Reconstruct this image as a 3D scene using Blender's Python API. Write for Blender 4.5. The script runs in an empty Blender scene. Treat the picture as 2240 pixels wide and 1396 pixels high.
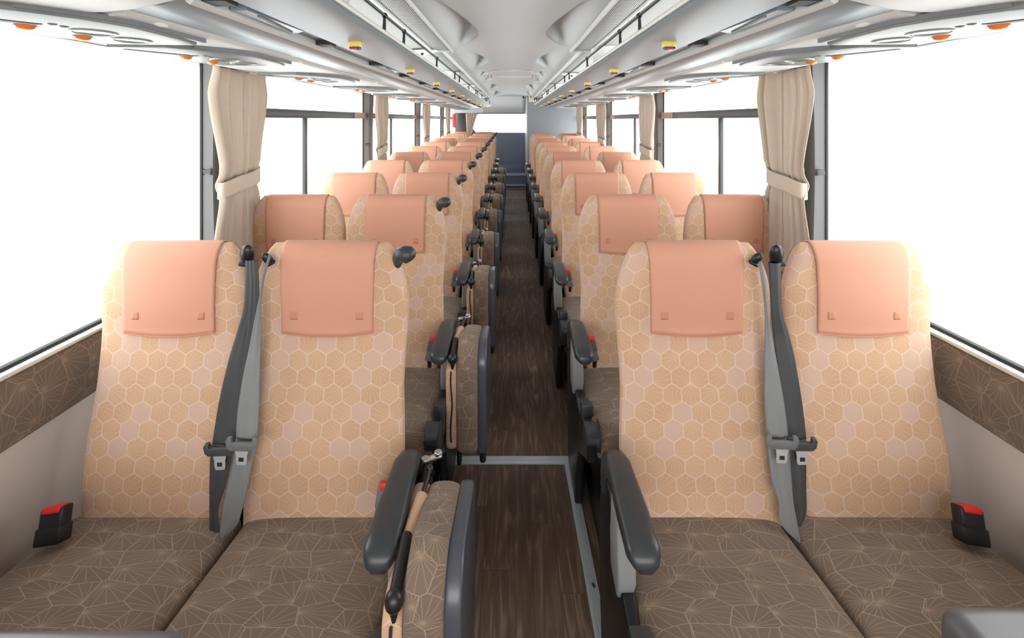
import bpy, bmesh, math, random
from mathutils import Vector, Matrix
C = bpy.context.scene.collection
sc = bpy.context.scene
PI = math.pi
random.seed(7)

# ------------------------------------------------------------------ camera
CZ = 1.62                     # eye height above the aisle floor
FPX = 1043.0                  # focal length in pixels of the 2240 px wide frame
cam_d = bpy.data.cameras.new('camera')
cam = bpy.data.objects.new('camera', cam_d); C.objects.link(cam)
cam.location = (0, 0, CZ); cam.rotation_euler = (PI/2, 0, 0)
cam_d.sensor_width = 36; cam_d.sensor_fit = 'HORIZONTAL'
cam_d.lens = FPX/2240*36
cam_d.shift_y = -(698-262)/2240
cam_d.clip_start = 0.02
sc.camera = cam

# ------------------------------------------------------------------ world and light
w = bpy.data.worlds.new('world'); sc.world = w; w.use_nodes = True
w.node_tree.nodes['Background'].inputs[0].default_value = (1, 1, 1, 1)
w.node_tree.nodes['Background'].inputs[1].default_value = 3.4
sc.view_settings.view_transform = 'Standard'
sc.view_settings.look = 'None'
sc.view_settings.exposure = 0.72
sc.view_settings.gamma = 1
sc.view_settings.use_curve_mapping = False

def area(name, loc, rot, sx, sy, power, col=(1, 1, 1)):
    d = bpy.data.lights.new(name, 'AREA'); d.shape = 'RECTANGLE'
    d.size = sx; d.size_y = sy; d.energy = power; d.color = col
    o = bpy.data.objects.new(name, d); C.objects.link(o)
    o.location = loc; o.rotation_euler = rot
    return o
# added fill lights, hidden above the rack shelves to brighten the ceiling
for sx in (-1, 1):
    area('ceiling_fill_light', (sx*.62, 5.0, CZ+.312), (PI, -sx*.5, 0), .05, 8.4, 9)

# ------------------------------------------------------------------ materials
def srgb(r, g, b):
    f = lambda c: (c/255/12.92) if c/255 <= .04045 else ((c/255+.055)/1.055)**2.4
    return (f(r), f(g), f(b), 1)

def mat(name, col, rough=.6, metal=0.0, spec=.5, bump=None, var=None, coat=0, sheen=0):
    m = bpy.data.materials.new(name); m.use_nodes = True
    nt = m.node_tree; b = nt.nodes['Principled BSDF']
    b.inputs['Base Color'].default_value = col
    b.inputs['Roughness'].default_value = rough
    b.inputs['Metallic'].default_value = metal
    b.inputs['Specular IOR Level'].default_value = spec
    if coat: b.inputs['Coat Weight'].default_value = coat
    if sheen: b.inputs['Sheen Weight'].default_value = sheen
    tc = nt.nodes.new('ShaderNodeTexCoord')
    nz = nt.nodes.new('ShaderNodeTexNoise')
    sc_, amt = var if var else (6, .04)
    nz.inputs['Scale'].default_value = sc_
    nt.links.new(tc.outputs['Object'], nz.inputs['Vector'])
    mx = nt.nodes.new('ShaderNodeMix'); mx.data_type = 'RGBA'
    mx.inputs[6].default_value = tuple(c*(1-amt) for c in col[:3])+(1,)
    mx.inputs[7].default_value = tuple(min(1, c*(1+amt)) for c in col[:3])+(1,)
    nt.links.new(nz.outputs['Fac'], mx.inputs[0])
    nt.links.new(mx.outputs[2], b.inputs['Base Color'])
    if bump:
        n2 = nt.nodes.new('ShaderNodeTexNoise'); n2.inputs['Scale'].default_value = bump[0]
        nt.links.new(tc.outputs['Object'], n2.inputs['Vector'])
        bp = nt.nodes.new('ShaderNodeBump'); bp.inputs['Strength'].default_value = bump[1]
        bp.inputs['Distance'].default_value = .002
        nt.links.new(n2.outputs['Fac'], bp.inputs['Height'])
        nt.links.new(bp.outputs['Normal'], b.inputs['Normal'])
    return m

class N:
    """tiny helper to chain math nodes"""
    def __init__(s, nt): s.nt = nt
    def m(s, op, a, b=None, c=None, clamp=False):
        n = s.nt.nodes.new('ShaderNodeMath'); n.operation = op; n.use_clamp = clamp
        for i, v in enumerate((a, b, c)):
            if v is None: continue
            if isinstance(v, (int, float)): n.inputs[i].default_value = v
            else: s.nt.links.new(v, n.inputs[i])
        return n.outputs[0]
    def step(s, v, lo, hi):      # 1 below lo, 0 above hi
        n = s.nt.nodes.new('ShaderNodeMapRange'); n.clamp = True
        n.inputs[1].default_value = lo; n.inputs[2].default_value = hi
        n.inputs[3].default_value = 1; n.inputs[4].default_value = 0
        s.nt.links.new(v, n.inputs[0]); return n.outputs[0]
    def mix(s, f, a, b):
        n = s.nt.nodes.new('ShaderNodeMix'); n.data_type = 'RGBA'
        for i, v in ((0, f), (6, a), (7, b)):
            if isinstance(v, (int, float)): n.inputs[i].default_value = v
            elif isinstance(v, tuple): n.inputs[i].default_value = v
            else: s.nt.links.new(v, n.inputs[i])
        return n.outputs[2]

def hexfabric(name, W, base, alt, pink, line, ray, warp=0.0, pinkp=.28, rays=9.0, lw=.02, rayw=.007, rough=.85):
    m = bpy.data.materials.new(name); m.use_nodes = True
    nt = m.node_tree; bs = nt.nodes['Principled BSDF']; n = N(nt)
    uv = nt.nodes.new('ShaderNodeUVMap'); uv.uv_map = 'UVMap'
    sep = nt.nodes.new('ShaderNodeSeparateXYZ'); nt.links.new(uv.outputs[0], sep.inputs[0])
    px = n.m('DIVIDE', sep.outputs[0], W); py = n.m('DIVIDE', sep.outputs[1], W)
    if warp:
        nz = nt.nodes.new('ShaderNodeTexNoise'); nz.inputs['Scale'].default_value = 1.1/W
        nz.inputs['Detail'].default_value = 0
        nt.links.new(uv.outputs[0], nz.inputs['Vector'])
        s2 = nt.nodes.new('ShaderNodeSeparateColor'); nt.links.new(nz.outputs['Color'], s2.inputs[0])
        px = n.m('ADD', px, n.m('MULTIPLY', n.m('SUBTRACT', s2.outputs[0], .5), warp))
        py = n.m('ADD', py, n.m('MULTIPLY', n.m('SUBTRACT', s2.outputs[1], .5), warp))
    px = n.m('ADD', px, 100.0); py = n.m('ADD', py, 100.0)
    R = 1.7320508
    ax = n.m('SUBTRACT', n.m('MODULO', px, 1.0), .5); ay = n.m('SUBTRACT', n.m('MODULO', py, R), R/2)
    bx = n.m('SUBTRACT', n.m('MODULO', n.m('SUBTRACT', px, .5), 1.0), .5)
    by = n.m('SUBTRACT', n.m('MODULO', n.m('SUBTRACT', py, R/2), R), R/2)
    da = n.m('ADD', n.m('MULTIPLY', ax, ax), n.m('MULTIPLY', ay, ay))
    db = n.m('ADD', n.m('MULTIPLY', bx, bx), n.m('MULTIPLY', by, by))
    f = n.m('LESS_THAN', da, db); g = n.m('SUBTRACT', 1.0, f)
    gx = n.m('ADD', n.m('MULTIPLY', ax, f), n.m('MULTIPLY', bx, g))
    gy = n.m('ADD', n.m('MULTIPLY', ay, f), n.m('MULTIPLY', by, g))
    ix = n.m('ROUND', n.m('MULTIPLY', n.m('SUBTRACT', px, gx), 2.0))
    iy = n.m('ROUND', n.m('DIVIDE', n.m('SUBTRACT', py, gy), R/2))
    cx = nt.nodes.new('ShaderNodeCombineXYZ'); nt.links.new(ix, cx.inputs[0]); nt.links.new(iy, cx.inputs[1])
    wn = nt.nodes.new('ShaderNodeTexWhiteNoise'); wn.noise_dimensions = '2D'
    nt.links.new(cx.outputs[0], wn.inputs['Vector'])
    rc = nt.nodes.new('ShaderNodeSeparateColor'); nt.links.new(wn.outputs['Color'], rc.inputs[0])
    agx = n.m('ABSOLUTE', gx); agy = n.m('ABSOLUTE', gy)
    c = n.m('MAXIMUM', agx, n.m('ADD', n.m('MULTIPLY', agx, .5), n.m('MULTIPLY', agy, .8660254)))
    edge = n.m('SUBTRACT', .5, c)
    k = n.m('FLOOR', n.m('MULTIPLY', rc.outputs[0], 5.999))
    ang = n.m('ADD', n.m('MULTIPLY', k, PI/3), PI/6)
    dx = n.m('COSINE', ang); dy = n.m('SINE', ang)
    qx = n.m('SUBTRACT', gx, n.m('MULTIPLY', dx, .57735)); qy = n.m('SUBTRACT', gy, n.m('MULTIPLY', dy, .57735))
    rx = n.m('MULTIPLY', n.m('ADD', n.m('MULTIPLY', qx, dx), n.m('MULTIPLY', qy, dy)), -1.0)
    ry = n.m('SUBTRACT', n.m('MULTIPLY', qy, dx), n.m('MULTIPLY', qx, dy))
    rel = n.m('ARCTAN2', ry, rx)
    st = 2*PI/3/rays
    fr = n.m('ABSOLUTE', n.m('SUBTRACT', n.m('FRACT', n.m('ADD', n.m('DIVIDE', rel, st), 100.5)), .5))
    ql = n.m('SQRT', n.m('ADD', n.m('MULTIPLY', rx, rx), n.m('MULTIPLY', ry, ry)))
    dist = n.m('MULTIPLY', n.m('MULTIPLY', fr, st), ql)
    rmask = n.step(dist, rayw*.5, rayw*1.6)
    emask = n.step(edge, lw*.45, lw)
    isp = n.m('LESS_THAN', rc.outputs[1], pinkp)
    col = n.mix(rc.outputs[2], base, alt)
    nz2 = nt.nodes.new('ShaderNodeTexNoise'); nz2.inputs['Scale'].default_value = 260
    nt.links.new(uv.outputs[0], nz2.inputs['Vector'])
    col = n.mix(isp, col, pink)
    rm = n.m('MULTIPLY', rmask, n.m('SUBTRACT', .85, n.m('MULTIPLY', isp, .45)))
    col = n.mix(rm, col, ray)
    col = n.mix(n.m('MULTIPLY', emask, .9), col, line)
    wv = n.mix(n.m('MULTIPLY', nz2.outputs['Fac'], .22), col, tuple(x*.6 for x in base[:3])+(1,))
    nt.links.new(wv, bs.inputs['Base Color'])
    bs.inputs['Roughness'].default_value = rough
    bs.inputs['Specular IOR Level'].default_value = .2
    bs.inputs['Sheen Weight'].default_value = .15
    bp = nt.nodes.new('ShaderNodeBump'); bp.inputs['Strength'].default_value = .15; bp.inputs['Distance'].default_value = .001
    nt.links.new(nz2.outputs['Fac'], bp.inputs['Height']); nt.links.new(bp.outputs['Normal'], bs.inputs['Normal'])
    return m

def starfabric(name, W, base, alt, line, ray, rayw=.010, lw=.014, step=.33):
    """irregular polygons, each with straight rays fanning out from a point near its rim"""
    m = bpy.data.materials.new(name); m.use_nodes = True
    nt = m.node_tree; bs = nt.nodes['Principled BSDF']; n = N(nt)
    uv = nt.nodes.new('ShaderNodeUVMap'); uv.uv_map = 'UVMap'
    sep = nt.nodes.new('ShaderNodeSeparateXYZ'); nt.links.new(uv.outputs[0], sep.inputs[0])
    px = n.m('DIVIDE', sep.outputs[0], W*1.25); py = n.m('DIVIDE', sep.outputs[1], W)
    cv = nt.nodes.new('ShaderNodeCombineXYZ'); nt.links.new(px, cv.inputs[0]); nt.links.new(py, cv.inputs[1])
    v1 = nt.nodes.new('ShaderNodeTexVoronoi'); v1.voronoi_dimensions = '2D'; v1.feature = 'F1'
    v2 = nt.nodes.new('ShaderNodeTexVoronoi'); v2.voronoi_dimensions = '2D'; v2.feature = 'DISTANCE_TO_EDGE'
    for v in (v1, v2):
        v.inputs['Scale'].default_value = 1; v.inputs['Randomness'].default_value = .62
        nt.links.new(cv.outputs[0], v.inputs['Vector'])
    pc = nt.nodes.new('ShaderNodeSeparateXYZ'); nt.links.new(v1.outputs['Position'], pc.inputs[0])
    rc = nt.nodes.new('ShaderNodeSeparateColor'); nt.links.new(v1.outputs['Color'], rc.inputs[0])
    a = n.m('MULTIPLY', n.m('FLOOR', n.m('MULTIPLY', rc.outputs[0], 4.999)), 2*PI/5)
    qx = n.m('SUBTRACT', px, n.m('ADD', pc.outputs[0], n.m('MULTIPLY', n.m('COSINE', a), .50)))
    qy = n.m('SUBTRACT', py, n.m('ADD', pc.outputs[1], n.m('MULTIPLY', n.m('SINE', a), .50)))
    rel = n.m('ARCTAN2', qy, qx)
    fr = n.m('ABSOLUTE', n.m('SUBTRACT', n.m('FRACT', n.m('ADD', n.m('DIVIDE', rel, 2*PI/19), 100.5)), .5))
    ql = n.m('SQRT', n.m('ADD', n.m('MULTIPLY', qx, qx), n.m('MULTIPLY', qy, qy)))
    dist = n.m('MULTIPLY', n.m('MULTIPLY', fr, 2*PI/19), ql)
    rmask = n.step(dist, rayw*.5, rayw*1.5); emask = n.step(v2.outputs['Distance'], lw*.6, lw*1.4)
    nz2 = nt.nodes.new('ShaderNodeTexNoise'); nz2.inputs['Scale'].default_value = 260
    nt.links.new(uv.outputs[0], nz2.inputs['Vector'])
    col = n.mix(rc.outputs[2], base, alt)
    col = n.mix(n.m('MULTIPLY', rmask, .85), col, ray)
    col = n.mix(n.m('MULTIPLY', emask, .85), col, line)
    col = n.mix(n.m('MULTIPLY', nz2.outputs['Fac'], .22), col, tuple(x*.6 for x in base[:3])+(1,))
    nt.links.new(col, bs.inputs['Base Color'])
    bs.inputs['Roughness'].default_value = .85; bs.inputs['Specular IOR Level'].default_value = .2
    bs.inputs['Sheen Weight'].default_value = .15
    return m

def wood():
    m = bpy.data.materials.new('floor_wood'); m.use_nodes = True
    nt = m.node_tree; bs = nt.nodes['Principled BSDF']; n = N(nt)
    tc = nt.nodes.new('ShaderNodeTexCoord'); sp = nt.nodes.new('ShaderNodeSeparateXYZ')
    nt.links.new(tc.outputs['Object'], sp.inputs[0])
    X, Y = sp.outputs[0], sp.outputs[1]
    PW, PL = .088, .74
    u = n.m('DIVIDE', n.m('ADD', X, 5.03), PW); row = n.m('FLOOR', u)
    v = n.m('ADD', n.m('DIVIDE', Y, PL), n.m('MULTIPLY', row, .37)); seg = n.m('FLOOR', v)
    cx = nt.nodes.new('ShaderNodeCombineXYZ'); nt.links.new(row, cx.inputs[0]); nt.links.new(seg, cx.inputs[1])
    wn = nt.nodes.new('ShaderNodeTexWhiteNoise'); wn.noise_dimensions = '2D'; nt.links.new(cx.outputs[0], wn.inputs['Vector'])
    gv = nt.nodes.new('ShaderNodeCombineXYZ')
    nt.links.new(n.m('MULTIPLY', X, 26.0), gv.inputs[0])
    nt.links.new(n.m('ADD', n.m('MULTIPLY', Y, 2.6), n.m('MULTIPLY', wn.outputs['Value'], 40.0)), gv.inputs[1])
    nz = nt.nodes.new('ShaderNodeTexNoise'); nz.inputs['Scale'].default_value = 1.0; nz.inputs['Detail'].default_value = 6
    nz.inputs['Distortion'].default_value = 2.2
    nt.links.new(gv.outputs[0], nz.inputs['Vector'])
    fine = nt.nodes.new('ShaderNodeCombineXYZ')
    nt.links.new(n.m('MULTIPLY', X, 260.0), fine.inputs[0]); nt.links.new(n.m('MULTIPLY', Y, 9.0), fine.inputs[1])
    n2 = nt.nodes.new('ShaderNodeTexNoise'); n2.inputs['Scale'].default_value = 1.0; nt.links.new(fine.outputs[0], n2.inputs['Vector'])
    cr = nt.nodes.new('ShaderNodeValToRGB'); nt.links.new(nz.outputs['Fac'], cr.inputs[0])
    cr.color_ramp.elements[0].position = .3; cr.color_ramp.elements[0].color = srgb(88, 68, 55)
    cr.color_ramp.elements[1].position = .72; cr.color_ramp.elements[1].color = srgb(152, 126, 106)
    e = cr.color_ramp.elements.new(.5); e.color = srgb(108, 87, 73)
    col = n.mix(n.m('MULTIPLY', n2.outputs['Fac'], .35), cr.outputs[0], srgb(76, 60, 50))
    col = n.mix(n.m('MULTIPLY', wn.outputs['Value'], .35), col, srgb(78, 61, 51))
    fu = n.m('ABSOLUTE', n.m('SUBTRACT', n.m('FRACT', u), .5)); fv = n.m('ABSOLUTE', n.m('SUBTRACT', n.m('FRACT', v), .5))
    g = n.m('MAXIMUM', n.m('GREATER_THAN', fu, .488), n.m('GREATER_THAN', fv, .4985))
    col = n.mix(n.m('MULTIPLY', g, .45), col, srgb(40, 31, 27))
    nt.links.new(col, bs.inputs['Base Color'])
    bs.inputs['Roughness'].default_value = .6
    bs.inputs['Specular IOR Level'].default_value = .22
    return m

def glassmat():
    m = bpy.data.materials.new('window_glass'); m.use_nodes = True
    nt = m.node_tree
    for nd in list(nt.nodes): nt.nodes.remove(nd)
    out = nt.nodes.new('ShaderNodeOutputMaterial')
    t = nt.nodes.new('ShaderNodeBsdfTransparent'); t.inputs[0].default_value = (.97, .985, .98, 1)
    g = nt.nodes.new('ShaderNodeBsdfGlossy'); g.inputs['Roughness'].default_value = .02
    mx = nt.nodes.new('ShaderNodeMixShader'); mx.inputs[0].default_value = .04
    nt.links.new(t.outputs[0], mx.inputs[1]); nt.links.new(g.outputs[0], mx.inputs[2])
    nt.links.new(mx.outputs[0], out.inputs[0])
    return m

M = {}
M['back'] = hexfabric('backrest_fabric', .055, srgb(201, 163, 132), srgb(208, 171, 140), srgb(208, 176, 158),
                      srgb(226, 206, 192), srgb(220, 188, 156), pinkp=.27, rays=7.0, rayw=.009, lw=.025)
M['seat'] = starfabric('cushion_fabric', .058, srgb(118, 102, 88), srgb(126, 109, 94), srgb(172, 152, 132), srgb(164, 144, 124), rayw=.009, lw=.014)
M['band'] = starfabric('wall_band_fabric', .062, srgb(112, 97, 82), srgb(118, 102, 88), srgb(158, 140, 120), srgb(148, 130, 111))
M['cover'] = mat('salmon_leatherette', srgb(208, 153, 129), .55, spec=.3, bump=(300, .08), var=(4, .03))
M['coverpatch'] = mat('salmon_patch', srgb(198, 140, 114), .6, spec=.3)
M['stitch'] = mat('salmon_hem', srgb(196, 136, 110), .6, spec=.3)
M['arm'] = mat('armrest_plastic', srgb(54, 57, 60), .33, spec=.5, bump=(400, .05))
M['bucklegrey'] = mat('buckle_grey', srgb(92, 96, 98), .4)
M['postgrey'] = mat('post_grey', srgb(146, 149, 151), .35)
M['black'] = mat('black_plastic', srgb(28, 28, 31), .35)
M['dark'] = mat('charcoal_plastic', srgb(56, 58, 61), .4)
M['midgrey'] = mat('grey_plastic', srgb(112, 115, 117), .4)
M['shell'] = mat('blue_grey_shell', srgb(74, 77, 87), .3, spec=.6)
M['tsteel'] = mat('tongue_steel', srgb(196, 199, 202), .3, metal=.25)
M['steel'] = mat('steel', srgb(200, 202, 204), .28, metal=1)
M['alu'] = mat('aluminium', srgb(188, 198, 200), .38, metal=.35)
M['alud'] = mat('aluminium_groove', srgb(120, 130, 134), .4, metal=.6)
M['red'] = mat('red_plastic', srgb(228, 40, 42), .4)
M['beltdark'] = mat('dark_webbing', srgb(62, 64, 66), .55, bump=(700, .3))
M['beltlight'] = mat('grey_webbing', srgb(128, 130, 132), .5, bump=(700, .3))
M['tongue'] = mat('tongue_plastic', srgb(70, 72, 74), .45)
M['tonguel'] = mat('grey_tongue_plastic', srgb(112, 114, 116), .45)
M['rack'] = mat('rack_silver', srgb(152, 165, 172), .36, metal=.2, spec=.5)
M['belly'] = mat('rack_underside_silver', srgb(146, 159, 167), .4, spec=.5)
M['lampring'] = mat('lamp_ring_grey', srgb(140, 146, 144), .3)
M['rackw'] = mat('rack_white', srgb(212, 216, 214), .45)
M['lip'] = mat('rack_lip', srgb(222, 223, 220), .4)
M['ceil'] = mat('ceiling_vinyl', srgb(212, 217, 219), .6, var=(2, .015))
M['ceilg'] = mat('rack_inner_grey', srgb(140, 141, 139), .7)
M['grille'] = mat('grille_grey', srgb(188, 187, 183), .5)
M['void'] = mat('grille_void', srgb(46, 40, 38), .8)
M['trimw'] = mat('white_trim', srgb(230, 230, 226), .4)
M['curtain'] = mat('curtain_linen', srgb(204, 188, 170), .85, bump=(500, .25), var=(60, .05), sheen=.2)
M['wallp'] = mat('wall_vinyl', srgb(212, 202, 194), .6)
M['pillar'] = mat('pillar_grey', srgb(92, 93, 94), .5)
M['pillard'] = mat('pillar_dark', srgb(74, 66, 64), .5)
M['rubber'] = mat('window_rubber', srgb(38, 38, 36), .6)
M['rail'] = mat('window_rail_grey', srgb(56, 56, 58), .4)
M['railreflect'] = mat('window_rail_tan', srgb(166, 132, 118), .5)
M['sill'] = mat('sill_metal', srgb(222, 230, 228), .25, metal=.5)
M['floor'] = wood()
M['glass'] = glassmat()
M['navy'] = mat('rear_panel_blue_grey', srgb(118, 128, 146), .5)
M['part'] = mat('partition_grey', srgb(146, 152, 158), .45, spec=.5)
M['rearg'] = mat('rear_headliner', srgb(196, 196, 196), .6)
M['yellow'] = mat('yellow_plastic', srgb(226, 202, 88), .35)
M['bnavy'] = mat('navy_plastic', srgb(34, 34, 84), .35)
M['bred'] = mat('dull_red_lens', srgb(176, 60, 58), .3)
M['orange'] = mat('orange_lens', srgb(238, 124, 36), .3)
M['panel'] = mat('service_panel_silver', srgb(112, 117, 115), .4)
M['chrome'] = mat('lamp_ring', srgb(214, 218, 218), .3, metal=.2)
M['lens'] = mat('lamp_lens', srgb(70, 80, 76), .12, spec=.8)
M['slot'] = mat('slot_black', srgb(40, 38, 36), .6)
M['zip'] = mat('zip_navy', srgb(50, 50, 70), .5)
M['sign'] = mat('sign_pale_green', srgb(226, 240, 224), .5)
M['signk'] = mat('sign_black', srgb(24, 26, 26), .5)
M['stubred'] = mat('signal_red', srgb(220, 52, 48), .4)
M['white'] = mat('white_plastic', srgb(235, 238, 236), .4)
M['board'] = mat('padded_grey', srgb(92, 93, 97), .35, spec=.6)

# ------------------------------------------------------------------ mesh helpers
def tag(o, label=None, cat=None, group=None, kind=None):
    if label: o['label'] = label
    if cat: o['category'] = cat
    if group: o['group'] = group
    if kind: o['kind'] = kind
    return o

def thing(name, label, cat, loc=(0, 0, 0), rotz=0, group=None):
    o = bpy.data.objects.new(name, None); C.objects.link(o)
    o.location = loc; o.rotation_euler = (0, 0, rotz); o.empty_display_size = .1
    return tag(o, label, cat, group)

def dup(root, loc):
    r = root.copy(); C.objects.link(r); r.location = loc
    for ch in list(root.children):
        c = ch.copy(); C.objects.link(c); c.parent = r
        for g in list(ch.children):
            d = g.copy(); C.objects.link(d); d.parent = c
    return r

class MB:
    def __init__(s): s.bm = bmesh.new(); s.uv = s.bm.loops.layers.uv.new('UVMap')
    def box(s, x0, x1, y0, y1, z0, z1, bev=0.0, seg=2, mtx=None):
        r = bmesh.ops.create_cube(s.bm, size=1)
        vs = r['verts']
        for v in vs:
            v.co = Vector((x0+(v.co.x+.5)*(x1-x0), y0+(v.co.y+.5)*(y1-y0), z0+(v.co.z+.5)*(z1-z0)))
        if mtx:
            for v in vs: v.co = mtx @ v.co
        if bev:
            es = list({e for v in vs for e in v.link_edges})
            bmesh.ops.bevel(s.bm, geom=es, offset=bev, segments=seg, profile=.5, affect='EDGES')
        return s
    def grid(s, rows, uvs=None, closed=False, caps=False, flip=False):
        V = [[s.bm.verts.new(p) for p in r] for r in rows]
        n = len(rows[0])
        for i in range(len(rows)-1):
            for j in range(n if closed else n-1):
                k = (j+1) % n
                q = [V[i][j], V[i][k], V[i+1][k], V[i+1][j]]
                ids = [(i, j), (i, j+1), (i+1, j+1), (i+1, j)]
                if flip: q.reverse(); ids.reverse()
                try: f = s.bm.faces.new(q)
                except ValueError: continue
                if uvs:
                    for l, (a, b) in zip(f.loops, ids): l[s.uv].uv = uvs(a, b)
        if caps and closed:
            for r, rev in ((V[0], True), (V[-1], False)):
                rr = list(r)
                if rev != flip: rr.reverse()
                f = s.bm.faces.new(rr)
                if uvs:
                    for l in f.loops: l[s.uv].uv = (l.vert.co.x, l.vert.co.z)
        return s
    def tube(s, pts, rad, n=12, caps=True):
        pts = [Vector(p) for p in pts]
        rad = rad if isinstance(rad, (list, tuple)) else [rad]*len(pts)
        rows = []; up = None
        for i, p in enumerate(pts):
            d = (pts[min(i+1, len(pts)-1)]-pts[max(i-1, 0)]).normalized()
            if up is None:
                up = Vector((0, 0, 1)) if abs(d.z) < .9 else Vector((1, 0, 0))
            a = d.cross(up).normalized(); b = a.cross(d).normalized(); up = b
            rows.append([p+rad[i]*(math.cos(2*PI*k/n)*a+math.sin(2*PI*k/n)*b) for k in range(n)])
        return s.grid(rows, closed=True, caps=caps, flip=True)
    def prism(s, poly, axis, a0, a1, bev=0.0, seg=2):
        """poly in the other two axes, extruded along axis from a0 to a1"""
        def P(u, v, a):
            return {'x': (a, u, v), 'y': (u, a, v), 'z': (u, v, a)}[axis]
        v0 = [s.bm.verts.new(P(u, v, a0)) for u, v in poly]
        v1 = [s.bm.verts.new(P(u, v, a1)) for u, v in poly]
        n = len(poly); fs = []
        fs.append(s.bm.faces.new(v0)); fs.append(s.bm.faces.new(list(reversed(v1))))
        for i in range(n):
            fs.append(s.bm.faces.new([v0[(i+1) % n], v0[i], v1[i], v1[(i+1) % n]]))
        bmesh.ops.recalc_face_normals(s.bm, faces=fs)
        if bev:
            es = list(fs[0].edges)+list(fs[1].edges)
            bmesh.ops.bevel(s.bm, geom=es, offset=bev, segments=seg, profile=.5, affect='EDGES')
        return s
    def ball(s, c, r, sx=1, sy=1, sz=1, seg=16):
        res = bmesh.ops.create_uvsphere(s.bm, u_segments=seg, v_segments=max(6, seg//2), radius=r)
        for v in res['verts']: v.co = Vector((c[0]+v.co.x*sx, c[1]+v.co.y*sy, c[2]+v.co.z*sz))
        return s
    def cyl(s, c, r, h, axis='z', n=24, bev=0.0, r2=None):
        rot = {'z': Matrix(), 'x': Matrix.Rotation(PI/2, 4, 'Y'), 'y': Matrix.Rotation(PI/2, 4, 'X')}[axis]
        res = bmesh.ops.create_cone(s.bm, cap_ends=True, segments=n, radius1=r, radius2=r if r2 is None else r2, depth=h)
        vs = res['verts']
        for v in vs: v.co = (rot @ v.co)+Vector(c)
        if bev:
            es = list({e for v in vs for e in v.link_edges if all(len(f.verts) > 4 for f in e.link_faces) or any(len(f.verts) > 4 for f in e.link_faces)})
            bmesh.ops.bevel(s.bm, geom=es, offset=bev, segments=3, profile=.5, affect='EDGES')
        return s
    def torus(s, c, R, r, axis='z', n=28, k=8, sy=1):
        rows = []
        for i in range(n+1):
            a = 2*PI*i/n
            row = []
            for j in range(k):
                b = 2*PI*j/k
                p = ((R+r*math.cos(b))*math.cos(a), (R+r*math.cos(b))*math.sin(a)*sy, r*math.sin(b))
                if axis == 'x': p = (p[2], p[0], p[1])
                if axis == 'y': p = (p[0], p[2], p[1])
                row.append(Vector(p)+Vector(c))
            rows.append(row)
        s.grid(rows, closed=True)
        bmesh.ops.remove_doubles(s.bm, verts=s.bm.verts, dist=1e-6)
        return s
    def boxuv(s, ):
        for f in s.bm.faces:
            n = f.normal
            for l in f.loops:
                c = l.vert.co
                if abs(n.x) > .7: l[s.uv].uv = (c.y, c.z)
                elif abs(n.y) > .7: l[s.uv].uv = (c.x, c.z)
                else: l[s.uv].uv = (c.x, c.y)
        return s
    def build(s, name, m, parent=None, smooth=True, loc=None, sharp=35):
        s.bm.normal_update()
        me = bpy.data.meshes.new(name)
        if smooth:
            for f in s.bm.faces: f.smooth = True
            for e in s.bm.edges:
                if len(e.link_faces) == 2 and e.calc_face_angle(0) > math.radians(sharp): e.smooth = False
        s.bm.to_mesh(me); s.bm.free()
        me.materials.append(m)
        o = bpy.data.objects.new(name, me); C.objects.link(o)
        if parent: o.parent = parent
        if loc: o.location = loc
        return o

def solid(o, t, off=0):
    md = o.modifiers.new('thickness', 'SOLIDIFY'); md.thickness = t; md.offset = off
    return o

def struct(o): o['kind'] = 'structure'; return o
def zf(y): return .0153*y                 # the floor climbs gently to the rear
def lerp(t, tab):
    if t <= tab[0][0]: return tab[0][1]
    for (a, va), (b, vb) in zip(tab, tab[1:]):
        if t <= b:
            k = (t-a)/(b-a); return va+(vb-va)*k
    return tab[-1][1]
def smooth(t): t = max(0, min(1, t)); return t*t*(3-2*t)

ORD = ['front', 'second', 'third', 'fourth', 'fifth', 'sixth', 'seventh', 'eighth', 'ninth', 'tenth', 'eleventh']
PITCH = .83

# ================================================================== SETTING
REAR = 11.0
# floor with a gentle slope
m = MB()
m.grid([[Vector((x, y, zf(y))) for x in (-1.42, -.5, 0, .5, 1.42)] for y in (-.6, 2, 6, 10.1, REAR)], flip=False)
fl = struct(m.build('floor', M['floor'], smooth=False)); solid(fl, .03, -1)

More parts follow.
